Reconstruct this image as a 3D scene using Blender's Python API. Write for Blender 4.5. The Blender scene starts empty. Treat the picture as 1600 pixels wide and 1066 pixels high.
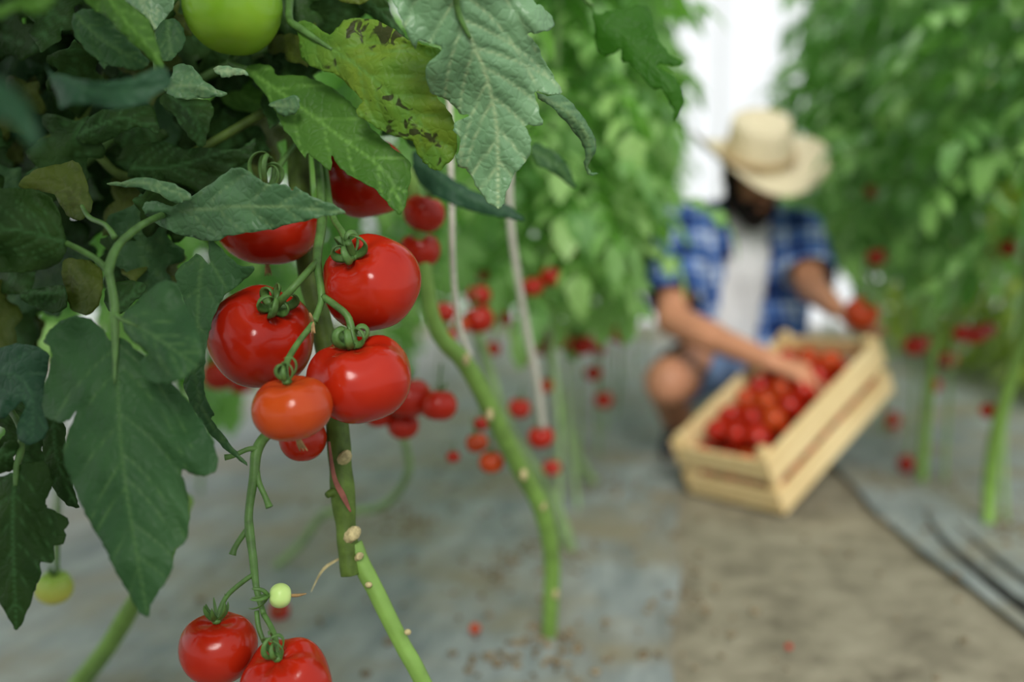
import bpy, bmesh, math, random
import numpy as np
from mathutils import Vector, Matrix, Euler
from mathutils.geometry import delaunay_2d_cdt
from mathutils import noise as mnoise

SC = bpy.context.scene
COL = SC.collection
# ------------------------------------------------------------------ camera
F = 1600 * 35 / 36            # focal length in pixels of a 1600 wide frame
HC = 0.60
YAW, PIT = math.atan(270 / F), math.atan(133 / F)
cam_d = bpy.data.cameras.new('camera')
cam = bpy.data.objects.new('camera', cam_d)
COL.objects.link(cam)
cam.location = (0, 0, HC)
cam.rotation_euler = (math.pi / 2 - PIT, 0, YAW)
cam_d.lens = 35
cam_d.sensor_width = 36
cam_d.clip_start = 0.02
cam_d.dof.use_dof = True
cam_d.dof.focus_distance = 0.80
cam_d.dof.aperture_fstop = 1.9
cam_d.dof.aperture_blades = 0
SC.camera = cam
CR = Euler((math.pi / 2 - PIT, 0, YAW)).to_matrix()
CL = Vector((0, 0, HC))
# ------------------------------------------------------------------ sky, sun, exposure
w = bpy.data.worlds.new('sky')
SC.world = w
w.use_nodes = True
bg = w.node_tree.nodes['Background']
bg.inputs['Color'].default_value = (0.93, 0.96, 0.97, 1)
bg.inputs['Strength'].default_value = 1.1
sun_d = bpy.data.lights.new('sun', 'SUN')
sun_d.energy = 3.0
sun_d.angle = math.radians(22)
sun_d.color = (1.0, 0.97, 0.92)
sun = bpy.data.objects.new('sun', sun_d)
COL.objects.link(sun)
SUN_DIR = CR @ Vector((0.0, 0.47, 0.87))
sun.rotation_euler = SUN_DIR.to_track_quat('Z', 'Y').to_euler()
SC.view_settings.view_transform = 'Standard'
SC.view_settings.look = 'None'
SC.view_settings.gamma = 1
SC.view_settings.exposure = 0.0
SC.view_settings.use_curve_mapping = False
SC.cycles.use_denoising = True
SC.cycles.max_bounces = 8
SC.cycles.transparent_max_bounces = 12

rnd = random.Random(7)


def P(px, py, d):
    return CL + CR @ Vector(((px - 800) / F * d, -(py - 533) / F * d, -d))


def Gd(px, py):
    v = CR @ Vector(((px - 800) / F, -(py - 533) / F, -1))
    return -HC / v.z


def G(px, py):
    return P(px, py, Gd(px, py))


# ------------------------------------------------------------------ materials
def new_mat(name):
    m = bpy.data.materials.new(name)
    m.use_nodes = True
    nt = m.node_tree
    b = nt.nodes['Principled BSDF']
    return m, nt, b, nt.nodes['Material Output']


def nd(nt, t, **kw):
    n = nt.nodes.new(t)
    for k, v in kw.items():
        if k.startswith('_'):
            n.inputs[k[1:]].default_value = v
        else:
            setattr(n, k, v)
    return n


def ramp(nt, fac, stops):
    r = nd(nt, 'ShaderNodeValToRGB')
    el = r.color_ramp.elements
    while len(el) < len(stops):
        el.new(0.5)
    for e, (p, c) in zip(el, stops):
        e.position = p
        e.color = (*c, 1)
    nt.links.new(fac, r.inputs[0])
    return r.outputs[0]


def plain(name, col, rough=0.6, var=0.25, scale=30, spec=0.3, bump=0.0):
    m, nt, b, out = new_mat(name)
    tc = nd(nt, 'ShaderNodeTexCoord')
    n = nd(nt, 'ShaderNodeTexNoise', _Scale=scale, _Detail=5.0)
    nt.links.new(tc.outputs['Object'], n.inputs['Vector'])
    lo = tuple(c * (1 - var) for c in col)
    hi = tuple(min(1, c * (1 + var)) for c in col)
    nt.links.new(ramp(nt, n.outputs['Fac'], [(0.3, lo), (0.7, hi)]), b.inputs['Base Color'])
    b.inputs['Roughness'].default_value = rough
    b.inputs['Specular IOR Level'].default_value = spec
    if bump:
        bp = nd(nt, 'ShaderNodeBump', _Strength=bump, _Distance=0.004)
        nt.links.new(n.outputs['Fac'], bp.inputs['Height'])
        nt.links.new(bp.outputs[0], b.inputs['Normal'])
    return m


def leaf_mat(name, dark, light, vein=(0.2, 0.32, 0.12), trans=0.35, tcol=(0.16, 0.42, 0.03), rough=0.5, spots=0.0,
             spotcol=(0.03, 0.025, 0.01), yellow=0.0, veins=True, spec=0.2, rnd_amt=0.0):
    m, nt, b, out = new_mat(name)
    L = nt.links
    tc = nd(nt, 'ShaderNodeTexCoord')
    n = nd(nt, 'ShaderNodeTexNoise', _Scale=22.0, _Detail=5.0)
    L.new(tc.outputs['Object'], n.inputs['Vector'])
    col = ramp(nt, n.outputs['Fac'], [(0.3, dark), (0.7, light)])
    if yellow:
        n2 = nd(nt, 'ShaderNodeTexNoise', _Scale=14.0, _Detail=4.0)
        L.new(tc.outputs['Object'], n2.inputs['Vector'])
        f = ramp(nt, n2.outputs['Fac'], [(0.42, (0, 0, 0)), (0.62, (yellow,) * 3)])
        mx = nd(nt, 'ShaderNodeMix', data_type='RGBA')
        L.new(f, mx.inputs[0]); L.new(col, mx.inputs[6])
        mx.inputs[7].default_value = (0.24, 0.28, 0.02, 1)
        col = mx.outputs[2]
    if rnd_amt:
        at = nd(nt, 'ShaderNodeAttribute', attribute_name='tone')
        hs = nd(nt, 'ShaderNodeHueSaturation')
        mr = nd(nt, 'ShaderNodeMapRange')
        mr.inputs['To Min'].default_value = 1 - rnd_amt
        mr.inputs['To Max'].default_value = 1 + rnd_amt
        L.new(at.outputs['Fac'], mr.inputs[0])
        L.new(mr.outputs[0], hs.inputs['Value'])
        mh = nd(nt, 'ShaderNodeMapRange')
        mh.inputs['To Min'].default_value = 0.515
        mh.inputs['To Max'].default_value = 0.475
        L.new(at.outputs['Fac'], mh.inputs[0])
        L.new(mh.outputs[0], hs.inputs['Hue'])
        L.new(col, hs.inputs['Color'])
        col = hs.outputs[0]
    if veins:
        at = nd(nt, 'ShaderNodeAttribute', attribute_name='vein')
        mx = nd(nt, 'ShaderNodeMix', data_type='RGBA')
        L.new(at.outputs['Fac'], mx.inputs[0]); L.new(col, mx.inputs[6])
        mx.inputs[7].default_value = (*vein, 1)
        col = mx.outputs[2]
        vo = nd(nt, 'ShaderNodeTexVoronoi', feature='DISTANCE_TO_EDGE', _Scale=130.0)
        L.new(tc.outputs['Object'], vo.inputs['Vector'])
        r2 = ramp(nt, vo.outputs['Distance'], [(0.0, (0, 0, 0)), (0.25, (1, 1, 1))])
        n3 = nd(nt, 'ShaderNodeTexNoise', _Scale=260.0, _Detail=3.0)
        L.new(tc.outputs['Object'], n3.inputs['Vector'])
        ad = nd(nt, 'ShaderNodeMath', operation='MULTIPLY_ADD', )
        L.new(n3.outputs['Fac'], ad.inputs[0]); ad.inputs[1].default_value = 0.4
        L.new(r2, ad.inputs[2])
        bp = nd(nt, 'ShaderNodeBump', _Strength=0.35, _Distance=0.0012)
        L.new(ad.outputs[0], bp.inputs['Height'])
        L.new(bp.outputs[0], b.inputs['Normal'])
    if spots:
        n4 = nd(nt, 'ShaderNodeTexNoise', _Scale=95.0, _Detail=2.0, _Distortion=0.7)
        L.new(tc.outputs['Object'], n4.inputs['Vector'])
        n5 = nd(nt, 'ShaderNodeTexNoise', _Scale=22.0, _Detail=1.0)
        L.new(tc.outputs['Object'], n5.inputs['Vector'])
        mu = nd(nt, 'ShaderNodeMath', operation='MULTIPLY')
        L.new(n4.outputs['Fac'], mu.inputs[0]); L.new(n5.outputs['Fac'], mu.inputs[1])
        f = ramp(nt, mu.outputs[0], [(0.33, (0, 0, 0)), (0.37, (spots,) * 3)])
        mx = nd(nt, 'ShaderNodeMix', data_type='RGBA')
        L.new(f, mx.inputs[0]); L.new(col, mx.inputs[6])
        mx.inputs[7].default_value = (*spotcol, 1)
        col = mx.outputs[2]
    L.new(col, b.inputs['Base Color'])
    b.inputs['Roughness'].default_value = rough
    b.inputs['Specular IOR Level'].default_value = spec
    tr = nd(nt, 'ShaderNodeBsdfTranslucent', _Color=(*tcol, 1))
    ms = nd(nt, 'ShaderNodeMixShader', _Fac=trans)
    L.new(b.outputs[0], ms.inputs[1]); L.new(tr.outputs[0], ms.inputs[2])
    L.new(ms.outputs[0], out.inputs[0])
    return m


def tomato_mat(name, c1, c2, rough=0.18, shoulder=None):
    m, nt, b, out = new_mat(name)
    L = nt.links
    tc = nd(nt, 'ShaderNodeTexCoord')
    n = nd(nt, 'ShaderNodeTexNoise', _Scale=22.0, _Detail=3.0)
    L.new(tc.outputs['Object'], n.inputs['Vector'])
    col = ramp(nt, n.outputs['Fac'], [(0.35, c1), (0.65, c2)])
    if shoulder:
        at = nd(nt, 'ShaderNodeAttribute', attribute_name='lat')
        f = ramp(nt, at.outputs['Fac'], [(0.25, (0, 0, 0)), (0.9, (1, 1, 1))])
        mx = nd(nt, 'ShaderNodeMix', data_type='RGBA')
        L.new(f, mx.inputs[0]); L.new(col, mx.inputs[6])
        mx.inputs[7].default_value = (*shoulder, 1)
        col = mx.outputs[2]
    L.new(col, b.inputs['Base Color'])
    b.inputs['Roughness'].default_value = rough
    b.inputs['Specular IOR Level'].default_value = 0.27
    n2 = nd(nt, 'ShaderNodeTexNoise', _Scale=900.0, _Detail=1.0)
    L.new(tc.outputs['Object'], n2.inputs['Vector'])
    bp = nd(nt, 'ShaderNodeBump', _Strength=0.03, _Distance=0.001)
    L.new(n2.outputs['Fac'], bp.inputs['Height'])
    L.new(bp.outputs[0], b.inputs['Normal'])
    b.inputs['Subsurface Weight'].default_value = 0.12
    b.inputs['Subsurface Radius'].default_value = (0.01, 0.003, 0.002)
    b.inputs['Subsurface Scale'].default_value = 0.4
    return m


M = {}
M['red'] = tomato_mat('ripe_tomato_skin', (0.30, 0.010, 0.003), (0.38, 0.017, 0.004))
M['orange'] = tomato_mat('orange_red_tomato_skin', (0.36, 0.036, 0.006), (0.43, 0.056, 0.008))
M['green'] = tomato_mat('green_tomato_skin', (0.17, 0.34, 0.02), (0.23, 0.42, 0.03), 0.25, (0.10, 0.24, 0.015))
M['yellowgreen'] = tomato_mat('turning_tomato_skin', (0.42, 0.40, 0.06), (0.50, 0.48, 0.09), 0.3, (0.25, 0.38, 0.06))
M['pale'] = tomato_mat('pale_green_tomato_skin', (0.42, 0.60, 0.18), (0.5, 0.66, 0.24), 0.35)
M['leafmid'] = leaf_mat('tomato_leaf_soft', (0.055, 0.14, 0.055), (0.085, 0.19, 0.078), vein=(0.16, 0.27, 0.11), trans=0.2, rough=0.45, spec=0.45)
M['leaf'] = leaf_mat('tomato_leaf_mid', (0.024, 0.075, 0.024), (0.042, 0.11, 0.036), vein=(0.075, 0.16, 0.05), trans=0.2)
M['leafsheen'] = leaf_mat('tomato_leaf_pale_sheen', (0.13, 0.26, 0.125), (0.18, 0.33, 0.165), vein=(0.36, 0.48, 0.25), trans=0.22, rough=0.42, spec=0.5)  # sky sheen put into the leaf as a paler colour
M['leafshade'] = leaf_mat('tomato_leaf_shade_tint', (0.014, 0.042, 0.008), (0.028, 0.066, 0.012), vein=(0.045, 0.12, 0.035), trans=0.12, tcol=(0.06, 0.2, 0.02), spec=0.12)  # darker leaf colour stands in for shade inside the plant
M['leafblue'] = leaf_mat('tomato_leaf_bluish', (0.014, 0.055, 0.026), (0.026, 0.08, 0.038), vein=(0.04, 0.11, 0.05), trans=0.08, tcol=(0.05, 0.18, 0.03))
M['leafbright'] = leaf_mat('tomato_leaf_bright', (0.05, 0.14, 0.016), (0.085, 0.20, 0.03), vein=(0.16, 0.34, 0.06), trans=0.35)
M['leafvivid'] = leaf_mat('tomato_leaf_vivid', (0.035, 0.125, 0.010), (0.055, 0.17, 0.018), vein=(0.055, 0.16, 0.02), trans=0.5, tcol=(0.14, 0.42, 0.02))
M['leafsick'] = leaf_mat('tomato_leaf_spotted', (0.07, 0.18, 0.02), (0.12, 0.24, 0.025), vein=(0.13, 0.27, 0.05), trans=0.3, yellow=0.45, spots=0.92)
M['leafold'] = leaf_mat('tomato_leaf_yellowing', (0.035, 0.07, 0.010), (0.07, 0.10, 0.012), vein=(0.10, 0.13, 0.03), trans=0.2, yellow=0.15, spots=0.3, tcol=(0.2, 0.25, 0.02))
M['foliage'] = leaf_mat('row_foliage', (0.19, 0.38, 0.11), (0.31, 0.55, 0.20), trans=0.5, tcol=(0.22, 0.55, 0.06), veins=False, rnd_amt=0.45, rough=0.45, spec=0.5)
M['foliagedark'] = leaf_mat('shaded_row_foliage', (0.15, 0.34, 0.085), (0.26, 0.50, 0.16), trans=0.4, tcol=(0.14, 0.42, 0.04), veins=False, rnd_amt=0.5, rough=0.28, spec=0.65)  # darker copy of the row leaf colour, with shade put in
M['innerfoliage'] = leaf_mat('inner_foliage_shade_tint', (0.018, 0.055, 0.010), (0.04, 0.09, 0.016), trans=0.15, tcol=(0.08, 0.2, 0.02), veins=False, rnd_amt=0.5)  # crown leaves with their shade put into a darker base colour
M['stemdark'] = plain('tomato_stem_mature', (0.07, 0.118, 0.02), 0.55, 0.4, 60, 0.2, 0.4)
M['stem'] = plain('tomato_stem', (0.17, 0.33, 0.05), 0.5, 0.25, 40, 0.35, 0.25)
M['truss'] = plain('truss_stem', (0.068, 0.15, 0.032), 0.5, 0.3, 90, 0.35, 0.3)
M['stempale'] = plain('pale_stem', (0.22, 0.33, 0.14), 0.6, 0.2, 30)
M['stembright'] = plain('young_stem', (0.16, 0.29, 0.055), 0.5, 0.2, 30, 0.35, 0.2)
M['scar'] = plain('pruning_scar', (0.42, 0.36, 0.18), 0.8, 0.35, 200, 0.2, 0.5)
M['dry'] = plain('dried_flower', (0.30, 0.19, 0.08), 0.8, 0.4, 200)
M['peel'] = plain('dried_peel', (0.18, 0.06, 0.04), 0.7, 0.3, 100)
M['twine'] = plain('white_twine', (0.55, 0.53, 0.45), 0.8, 0.2, 150, 0.2, 0.3)
M['skin'] = plain('skin', (0.50, 0.23, 0.13), 0.5, 0.12, 12, 0.35)
M['hair'] = plain('dark_hair', (0.018, 0.011, 0.008), 0.75, 0.4, 120)
M['tee'] = plain('white_cotton', (0.74, 0.74, 0.75), 0.9, 0.05, 20, 0.1)
M['denim'] = plain('blue_denim', (0.14, 0.21, 0.35), 0.9, 0.5, 9, 0.1)
M['shoe'] = plain('dark_shoe', (0.02, 0.02, 0.025), 0.6)
M['sole'] = plain('shoe_sole', (0.09, 0.08, 0.07), 0.8)
M['straw'] = plain('straw_hat', (0.62, 0.54, 0.37), 0.8, 0.14, 160, 0.2, 0.4)
M['band'] = plain('hat_band', (0.42, 0.30, 0.16), 0.8, 0.15, 160, 0.2, 0.4)
M['eye'] = plain('eye', (0.6, 0.58, 0.55), 0.2)
M['button'] = plain('button', (0.6, 0.6, 0.6), 0.4)


def wood_mat():
    m, nt, b, out = new_mat('pine_wood')
    L = nt.links
    tc = nd(nt, 'ShaderNodeTexCoord')
    mp = nd(nt, 'ShaderNodeMapping')
    mp.inputs['Scale'].default_value = (40, 3, 40)
    n = nd(nt, 'ShaderNodeTexNoise', _Scale=2.0, _Detail=6.0, _Distortion=0.6)
    L.new(tc.outputs['Object'], mp.inputs['Vector']); L.new(mp.outputs[0], n.inputs['Vector'])
    L.new(ramp(nt, n.outputs['Fac'], [(0.3, (0.58, 0.40, 0.17)), (0.55, (0.74, 0.58, 0.30)), (0.8, (0.80, 0.66, 0.38))]), b.inputs['Base Color'])
    b.inputs['Roughness'].default_value = 0.7
    return m


M['wood'] = wood_mat()


def plaid_mat():
    m, nt, b, out = new_mat('blue_plaid_cotton')
    L = nt.links
    tc = nd(nt, 'ShaderNodeTexCoord')
    mp = nd(nt, 'ShaderNodeMapping')
    mp.inputs['Rotation'].default_value = (0.25, 0.1, 0.2)
    L.new(tc.outputs['Object'], mp.inputs['Vector'])
    sp = nd(nt, 'ShaderNodeSeparateXYZ')
    L.new(mp.outputs[0], sp.inputs[0])
    out_f = []
    for ax in ('X', 'Z'):
        mu = nd(nt, 'ShaderNodeMath', operation='MULTIPLY'); mu.inputs[1].default_value = 10.0
        L.new(sp.outputs[ax], mu.inputs[0])
        fr = nd(nt, 'ShaderNodeMath', operation='FRACT')
        L.new(mu.outputs[0], fr.inputs[0])
        r = nd(nt, 'ShaderNodeValToRGB')
        r.color_ramp.interpolation = 'CONSTANT'
        el = r.color_ramp.elements
        for p in (0.3, 0.45, 0.6, 0.72):
            el.new(p)
        for e, (p, c) in zip(el, [(0, 0.12), (0.3, 0.75), (0.45, 0.3), (0.55, 0.95), (0.72, 0.2), (0.9, 0.0)]):
            e.position = p; e.color = (c, c, c, 1)
        L.new(fr.outputs[0], r.inputs[0])
        out_f.append(r.outputs[0])
    mx = nd(nt, 'ShaderNodeMix', data_type='RGBA'); mx.inputs[0].default_value = 0.5
    L.new(out_f[0], mx.inputs[6]); L.new(out_f[1], mx.inputs[7])
    L.new(ramp(nt, mx.outputs[2], [(0.0, (0.010, 0.016, 0.06)), (0.25, (0.03, 0.08, 0.28)), (0.5, (0.10, 0.20, 0.48)), (0.85, (0.55, 0.64, 0.78))]), b.inputs['Base Color'])
    b.inputs['Roughness'].default_value = 0.9
    b.inputs['Specular IOR Level'].default_value = 0.1
    return m


M['plaid'] = plaid_mat()


def ground_mat(name, cols, scale, rough, bump, stain=None, stretch=(1, 1, 1), spec=0.3):
    m, nt, b, out = new_mat(name)
    L = nt.links
    tc = nd(nt, 'ShaderNodeTexCoord')
    mp = nd(nt, 'ShaderNodeMapping'); mp.inputs['Scale'].default_value = stretch
    L.new(tc.outputs['Object'], mp.inputs['Vector'])
    n = nd(nt, 'ShaderNodeTexNoise', _Scale=scale, _Detail=9.0, _Roughness=0.65)
    L.new(mp.outputs[0], n.inputs['Vector'])
    col = ramp(nt, n.outputs['Fac'], cols)
    if stain:
        n2 = nd(nt, 'ShaderNodeTexNoise', _Scale=3.2, _Detail=6.0, _Roughness=0.6)
        L.new(tc.outputs['Object'], n2.inputs['Vector'])
        f = ramp(nt, n2.outputs['Fac'], [(0.43, (0, 0, 0)), (0.62, (0.9,) * 3)])
        mx = nd(nt, 'ShaderNodeMix', data_type='RGBA')
        L.new(f, mx.inputs[0]); L.new(col, mx.inputs[6]); mx.inputs[7].default_value = (*stain, 1)
        col = mx.outputs[2]
    L.new(col, b.inputs['Base Color'])
    b.inputs['Roughness'].default_value = rough
    b.inputs['Specular IOR Level'].default_value = spec
    bp = nd(nt, 'ShaderNodeBump', _Strength=bump, _Distance=0.02)
    L.new(n.outputs['Fac'], bp.inputs['Height'])
    L.new(bp.outputs[0], b.inputs['Normal'])
    return m


M['soil'] = ground_mat('sandy_soil', [(0.3, (0.13, 0.115, 0.08)), (0.5, (0.25, 0.225, 0.16)), (0.7, (0.33, 0.30, 0.22))], 9.0, 0.95, 0.7, spec=0.1)
M['film'] = ground_mat('grey_mulch_film', [(0.3, (0.115, 0.145, 0.155)), (0.5, (0.23, 0.26, 0.255)), (0.72, (0.36, 0.39, 0.375))], 3.0, 0.5, 0.35,
                       stain=(0.235, 0.205, 0.135), stretch=(4.5, 1.2, 1))
M['filmdark'] = plain('dark_edge_strip', (0.02, 0.024, 0.026), 0.45, 0.4, 20)
M['clod'] = plain('dry_soil_clods', (0.19, 0.15, 0.09), 0.95, 0.5, 60, 0.1, 0.8)


def film_wall_mat():
    m, nt, b, out = new_mat('greenhouse_film')
    tr = nd(nt, 'ShaderNodeBsdfTranslucent', _Color=(0.95, 0.97, 0.97, 1))
    tp = nd(nt, 'ShaderNodeBsdfTransparent', _Color=(1, 1, 1, 1))
    n = nd(nt, 'ShaderNodeTexNoise', _Scale=2.0)
    f = ramp(nt, n.outputs['Fac'], [(0.0, (0.78,) * 3), (1.0, (0.9,) * 3)])
    ms = nd(nt, 'ShaderNodeMixShader')
    nt.links.new(f, ms.inputs[0])
    nt.links.new(tr.outputs[0], ms.inputs[1]); nt.links.new(tp.outputs[0], ms.inputs[2])
    nt.links.new(ms.outputs[0], out.inputs[0])
    return m


M['wallfilm'] = film_wall_mat()
M['steel'] = plain('galvanised_steel', (0.55, 0.56, 0.57), 0.4, 0.1, 20)

# ------------------------------------------------------------------ object helpers


def link(name, me, parent=None, mats=None):
    o = bpy.data.objects.new(name, me)
    COL.objects.link(o)
    if me is not None and mats is not None:
        for m in (mats if isinstance(mats, (list, tuple)) else [mats]):
            me.materials.append(M[m] if isinstance(m, str) else m)
    if parent is not None:
        o.parent = parent
        base = parent
        while base.parent is not None:
            base = base.parent
        if parent.parent is None:
            o.matrix_parent_inverse = parent.matrix_basis.inverted()
    return o


def obj(name, bm, mat, parent=None, smooth=True):
    me = bpy.data.meshes.new(name)
    bmesh.ops.recalc_face_normals(bm, faces=bm.faces)
    bm.to_mesh(me)
    bm.free()
    if smooth:
        me.polygons.foreach_set('use_smooth', [True] * len(me.polygons))
    return link(name, me, parent, mat)


def tag(o, label=None, cat=None, group=None, kind=None):
    if label: o['label'] = label
    if cat: o['category'] = cat
    if group: o['group'] = group
    if kind: o['kind'] = kind
    return o


def thing(name, loc, label, cat, group=None):
    o = bpy.data.objects.new(name, None)
    COL.objects.link(o)
    o.location = loc
    o.empty_display_size = 0.05
    return tag(o, label, cat, group)


def dup(root, loc, rotz, scale=(1, 1, 1)):
    r = root.copy(); COL.objects.link(r)
    r.location = loc; r.rotation_euler = (0, 0, rotz); r.scale = scale
    for ch in list(root.children):
        c = ch.copy(); COL.objects.link(c); c.parent = r
        for g in ch.children:
            d = g.copy(); COL.objects.link(d); d.parent = c
    return r


def crom(pts, n=6, closed=False):
    """Catmull-Rom through points (tuples of any length)."""
    A = [np.array(p, float) for p in pts]
    N = len(A)
    if N < 3 and not closed:
        n0 = n * 2
        return [A[0] + (A[-1] - A[0]) * i / n0 for i in range(n0 + 1)]
    out = []
    segs = N if closed else N - 1
    for i in range(segs):
        if closed:
            p0, p1, p2, p3 = A[i - 1], A[i], A[(i + 1) % N], A[(i + 2) % N]
        else:
            p0, p1, p2, p3 = A[max(i - 1, 0)], A[i], A[i + 1], A[min(i + 2, N - 1)]
        for k in range(n):
            t = k / n
            out.append(0.5 * ((2 * p1) + (-p0 + p2) * t + (2 * p0 - 5 * p1 + 4 * p2 - p3) * t * t + (-p0 + 3 * p1 - 3 * p2 + p3) * t ** 3))
    if not closed:
        out.append(A[-1])
    return out


def tube(bm, pts, radii, seg=10, n=5, flat=1.0, lump=0.0, ridge=0.0):
    """A smooth capped tube along pts (Vectors); radii per point."""
    rr = radii if isinstance(radii, (list, tuple)) else [radii] * len(pts)
    q = crom([(*p, r) for p, r in zip(pts, rr)], n)
    pos = [Vector(a[:3]) for a in q]
    rad = [max(a[3], 1e-5) for a in q]
    t0 = (pos[1] - pos[0]).normalized()
    nrm = t0.orthogonal().normalized()
    rings = []
    for i, p in enumerate(pos):
        t = (pos[min(i + 1, len(pos) - 1)] - pos[max(i - 1, 0)])
        if t.length < 1e-9:
            t = t0.copy()
        t.normalize()
        nrm = (nrm - t * nrm.dot(t)).normalized()
        bi = t.cross(nrm)
        ring = []
        r = rad[i]
        if lump:
            r *= 1 + lump * mnoise.noise(p * 60)
        for k in range(seg):
            a = 2 * math.pi * k / seg
            rk = r * (1 + ridge * math.cos(5 * a))
            ring.append(bm.verts.new(p + nrm * math.cos(a) * rk + bi * math.sin(a) * rk * flat))
        rings.append(ring)
    for a, b in zip(rings, rings[1:]):
        for k in range(seg):
            bm.faces.new((a[k], a[(k + 1) % seg], b[(k + 1) % seg], b[k]))
    bm.faces.new(rings[0][::-1])
    bm.faces.new(rings[-1])
    return bm


def ball(bm, c, r, seg=12, sx=(1, 1, 1), rot=None):
    mat = Matrix.Translation(c) @ (rot.to_4x4() if rot is not None else Matrix.Identity(4)) @ Matrix.Diagonal((r * sx[0], r * sx[1], r * sx[2], 1))
    bmesh.ops.create_uvsphere(bm, u_segments=seg, v_segments=max(6, seg // 2 + 2), radius=1, matrix=mat)
    return bm


def box(bm, c, s, mat=None, bev=0.0):
    r = bmesh.ops.create_cube(bm, size=1, matrix=(mat or Matrix.Identity(4)) @ Matrix.Translation(c) @ Matrix.Diagonal((*s, 1)))
    if bev:
        ed = list({e for v in r['verts'] for e in v.link_edges})
        bmesh.ops.bevel(bm, geom=ed, offset=bev, segments=2, affect='EDGES')
    return bm


# ------------------------------------------------------------------ leaves traced at their own distance
def in_poly(poly, x, y):
    px, py = poly[:, 0], poly[:, 1]
    qx, qy = np.roll(px, -1), np.roll(py, -1)
    ins = np.zeros(x.shape, bool)
    for i in range(len(px)):
        c = ((py[i] > y) != (qy[i] > y)) & (x < (qx[i] - px[i]) * (y - py[i]) / (qy[i] - py[i] + 1e-12) + px[i])
        ins ^= c
    return ins


def seg_dist(x, y, line):
    """distance, arclength fraction and signed side of points to a polyline"""
    L = np.array(line, float)
    sl = np.hypot(*(L[1:] - L[:-1]).T)
    cum = np.concatenate([[0], np.cumsum(sl)])
    best = np.full(x.shape, 1e9); tt = np.zeros(x.shape); sg = np.ones(x.shape)
    for i in range(len(L) - 1):
        ax, ay = L[i]; bx, by = L[i + 1]
        dx, dy = bx - ax, by - ay
        u = ((x - ax) * dx + (y - ay) * dy) / (dx * dx + dy * dy + 1e-9)
        uc = np.clip(u, 0, 1)
        d = np.hypot(x - ax - dx * uc, y - ay - dy * uc)
        k = d < best
        best = np.where(k, d, best)
        tt = np.where(k, (cum[i] + uc * sl[i]) / cum[-1], tt)
        sg = np.where(k, np.sign(dx * (y - ay) - dy * (x - ax) + 1e-9), sg)
    return best, tt, sg


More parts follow.
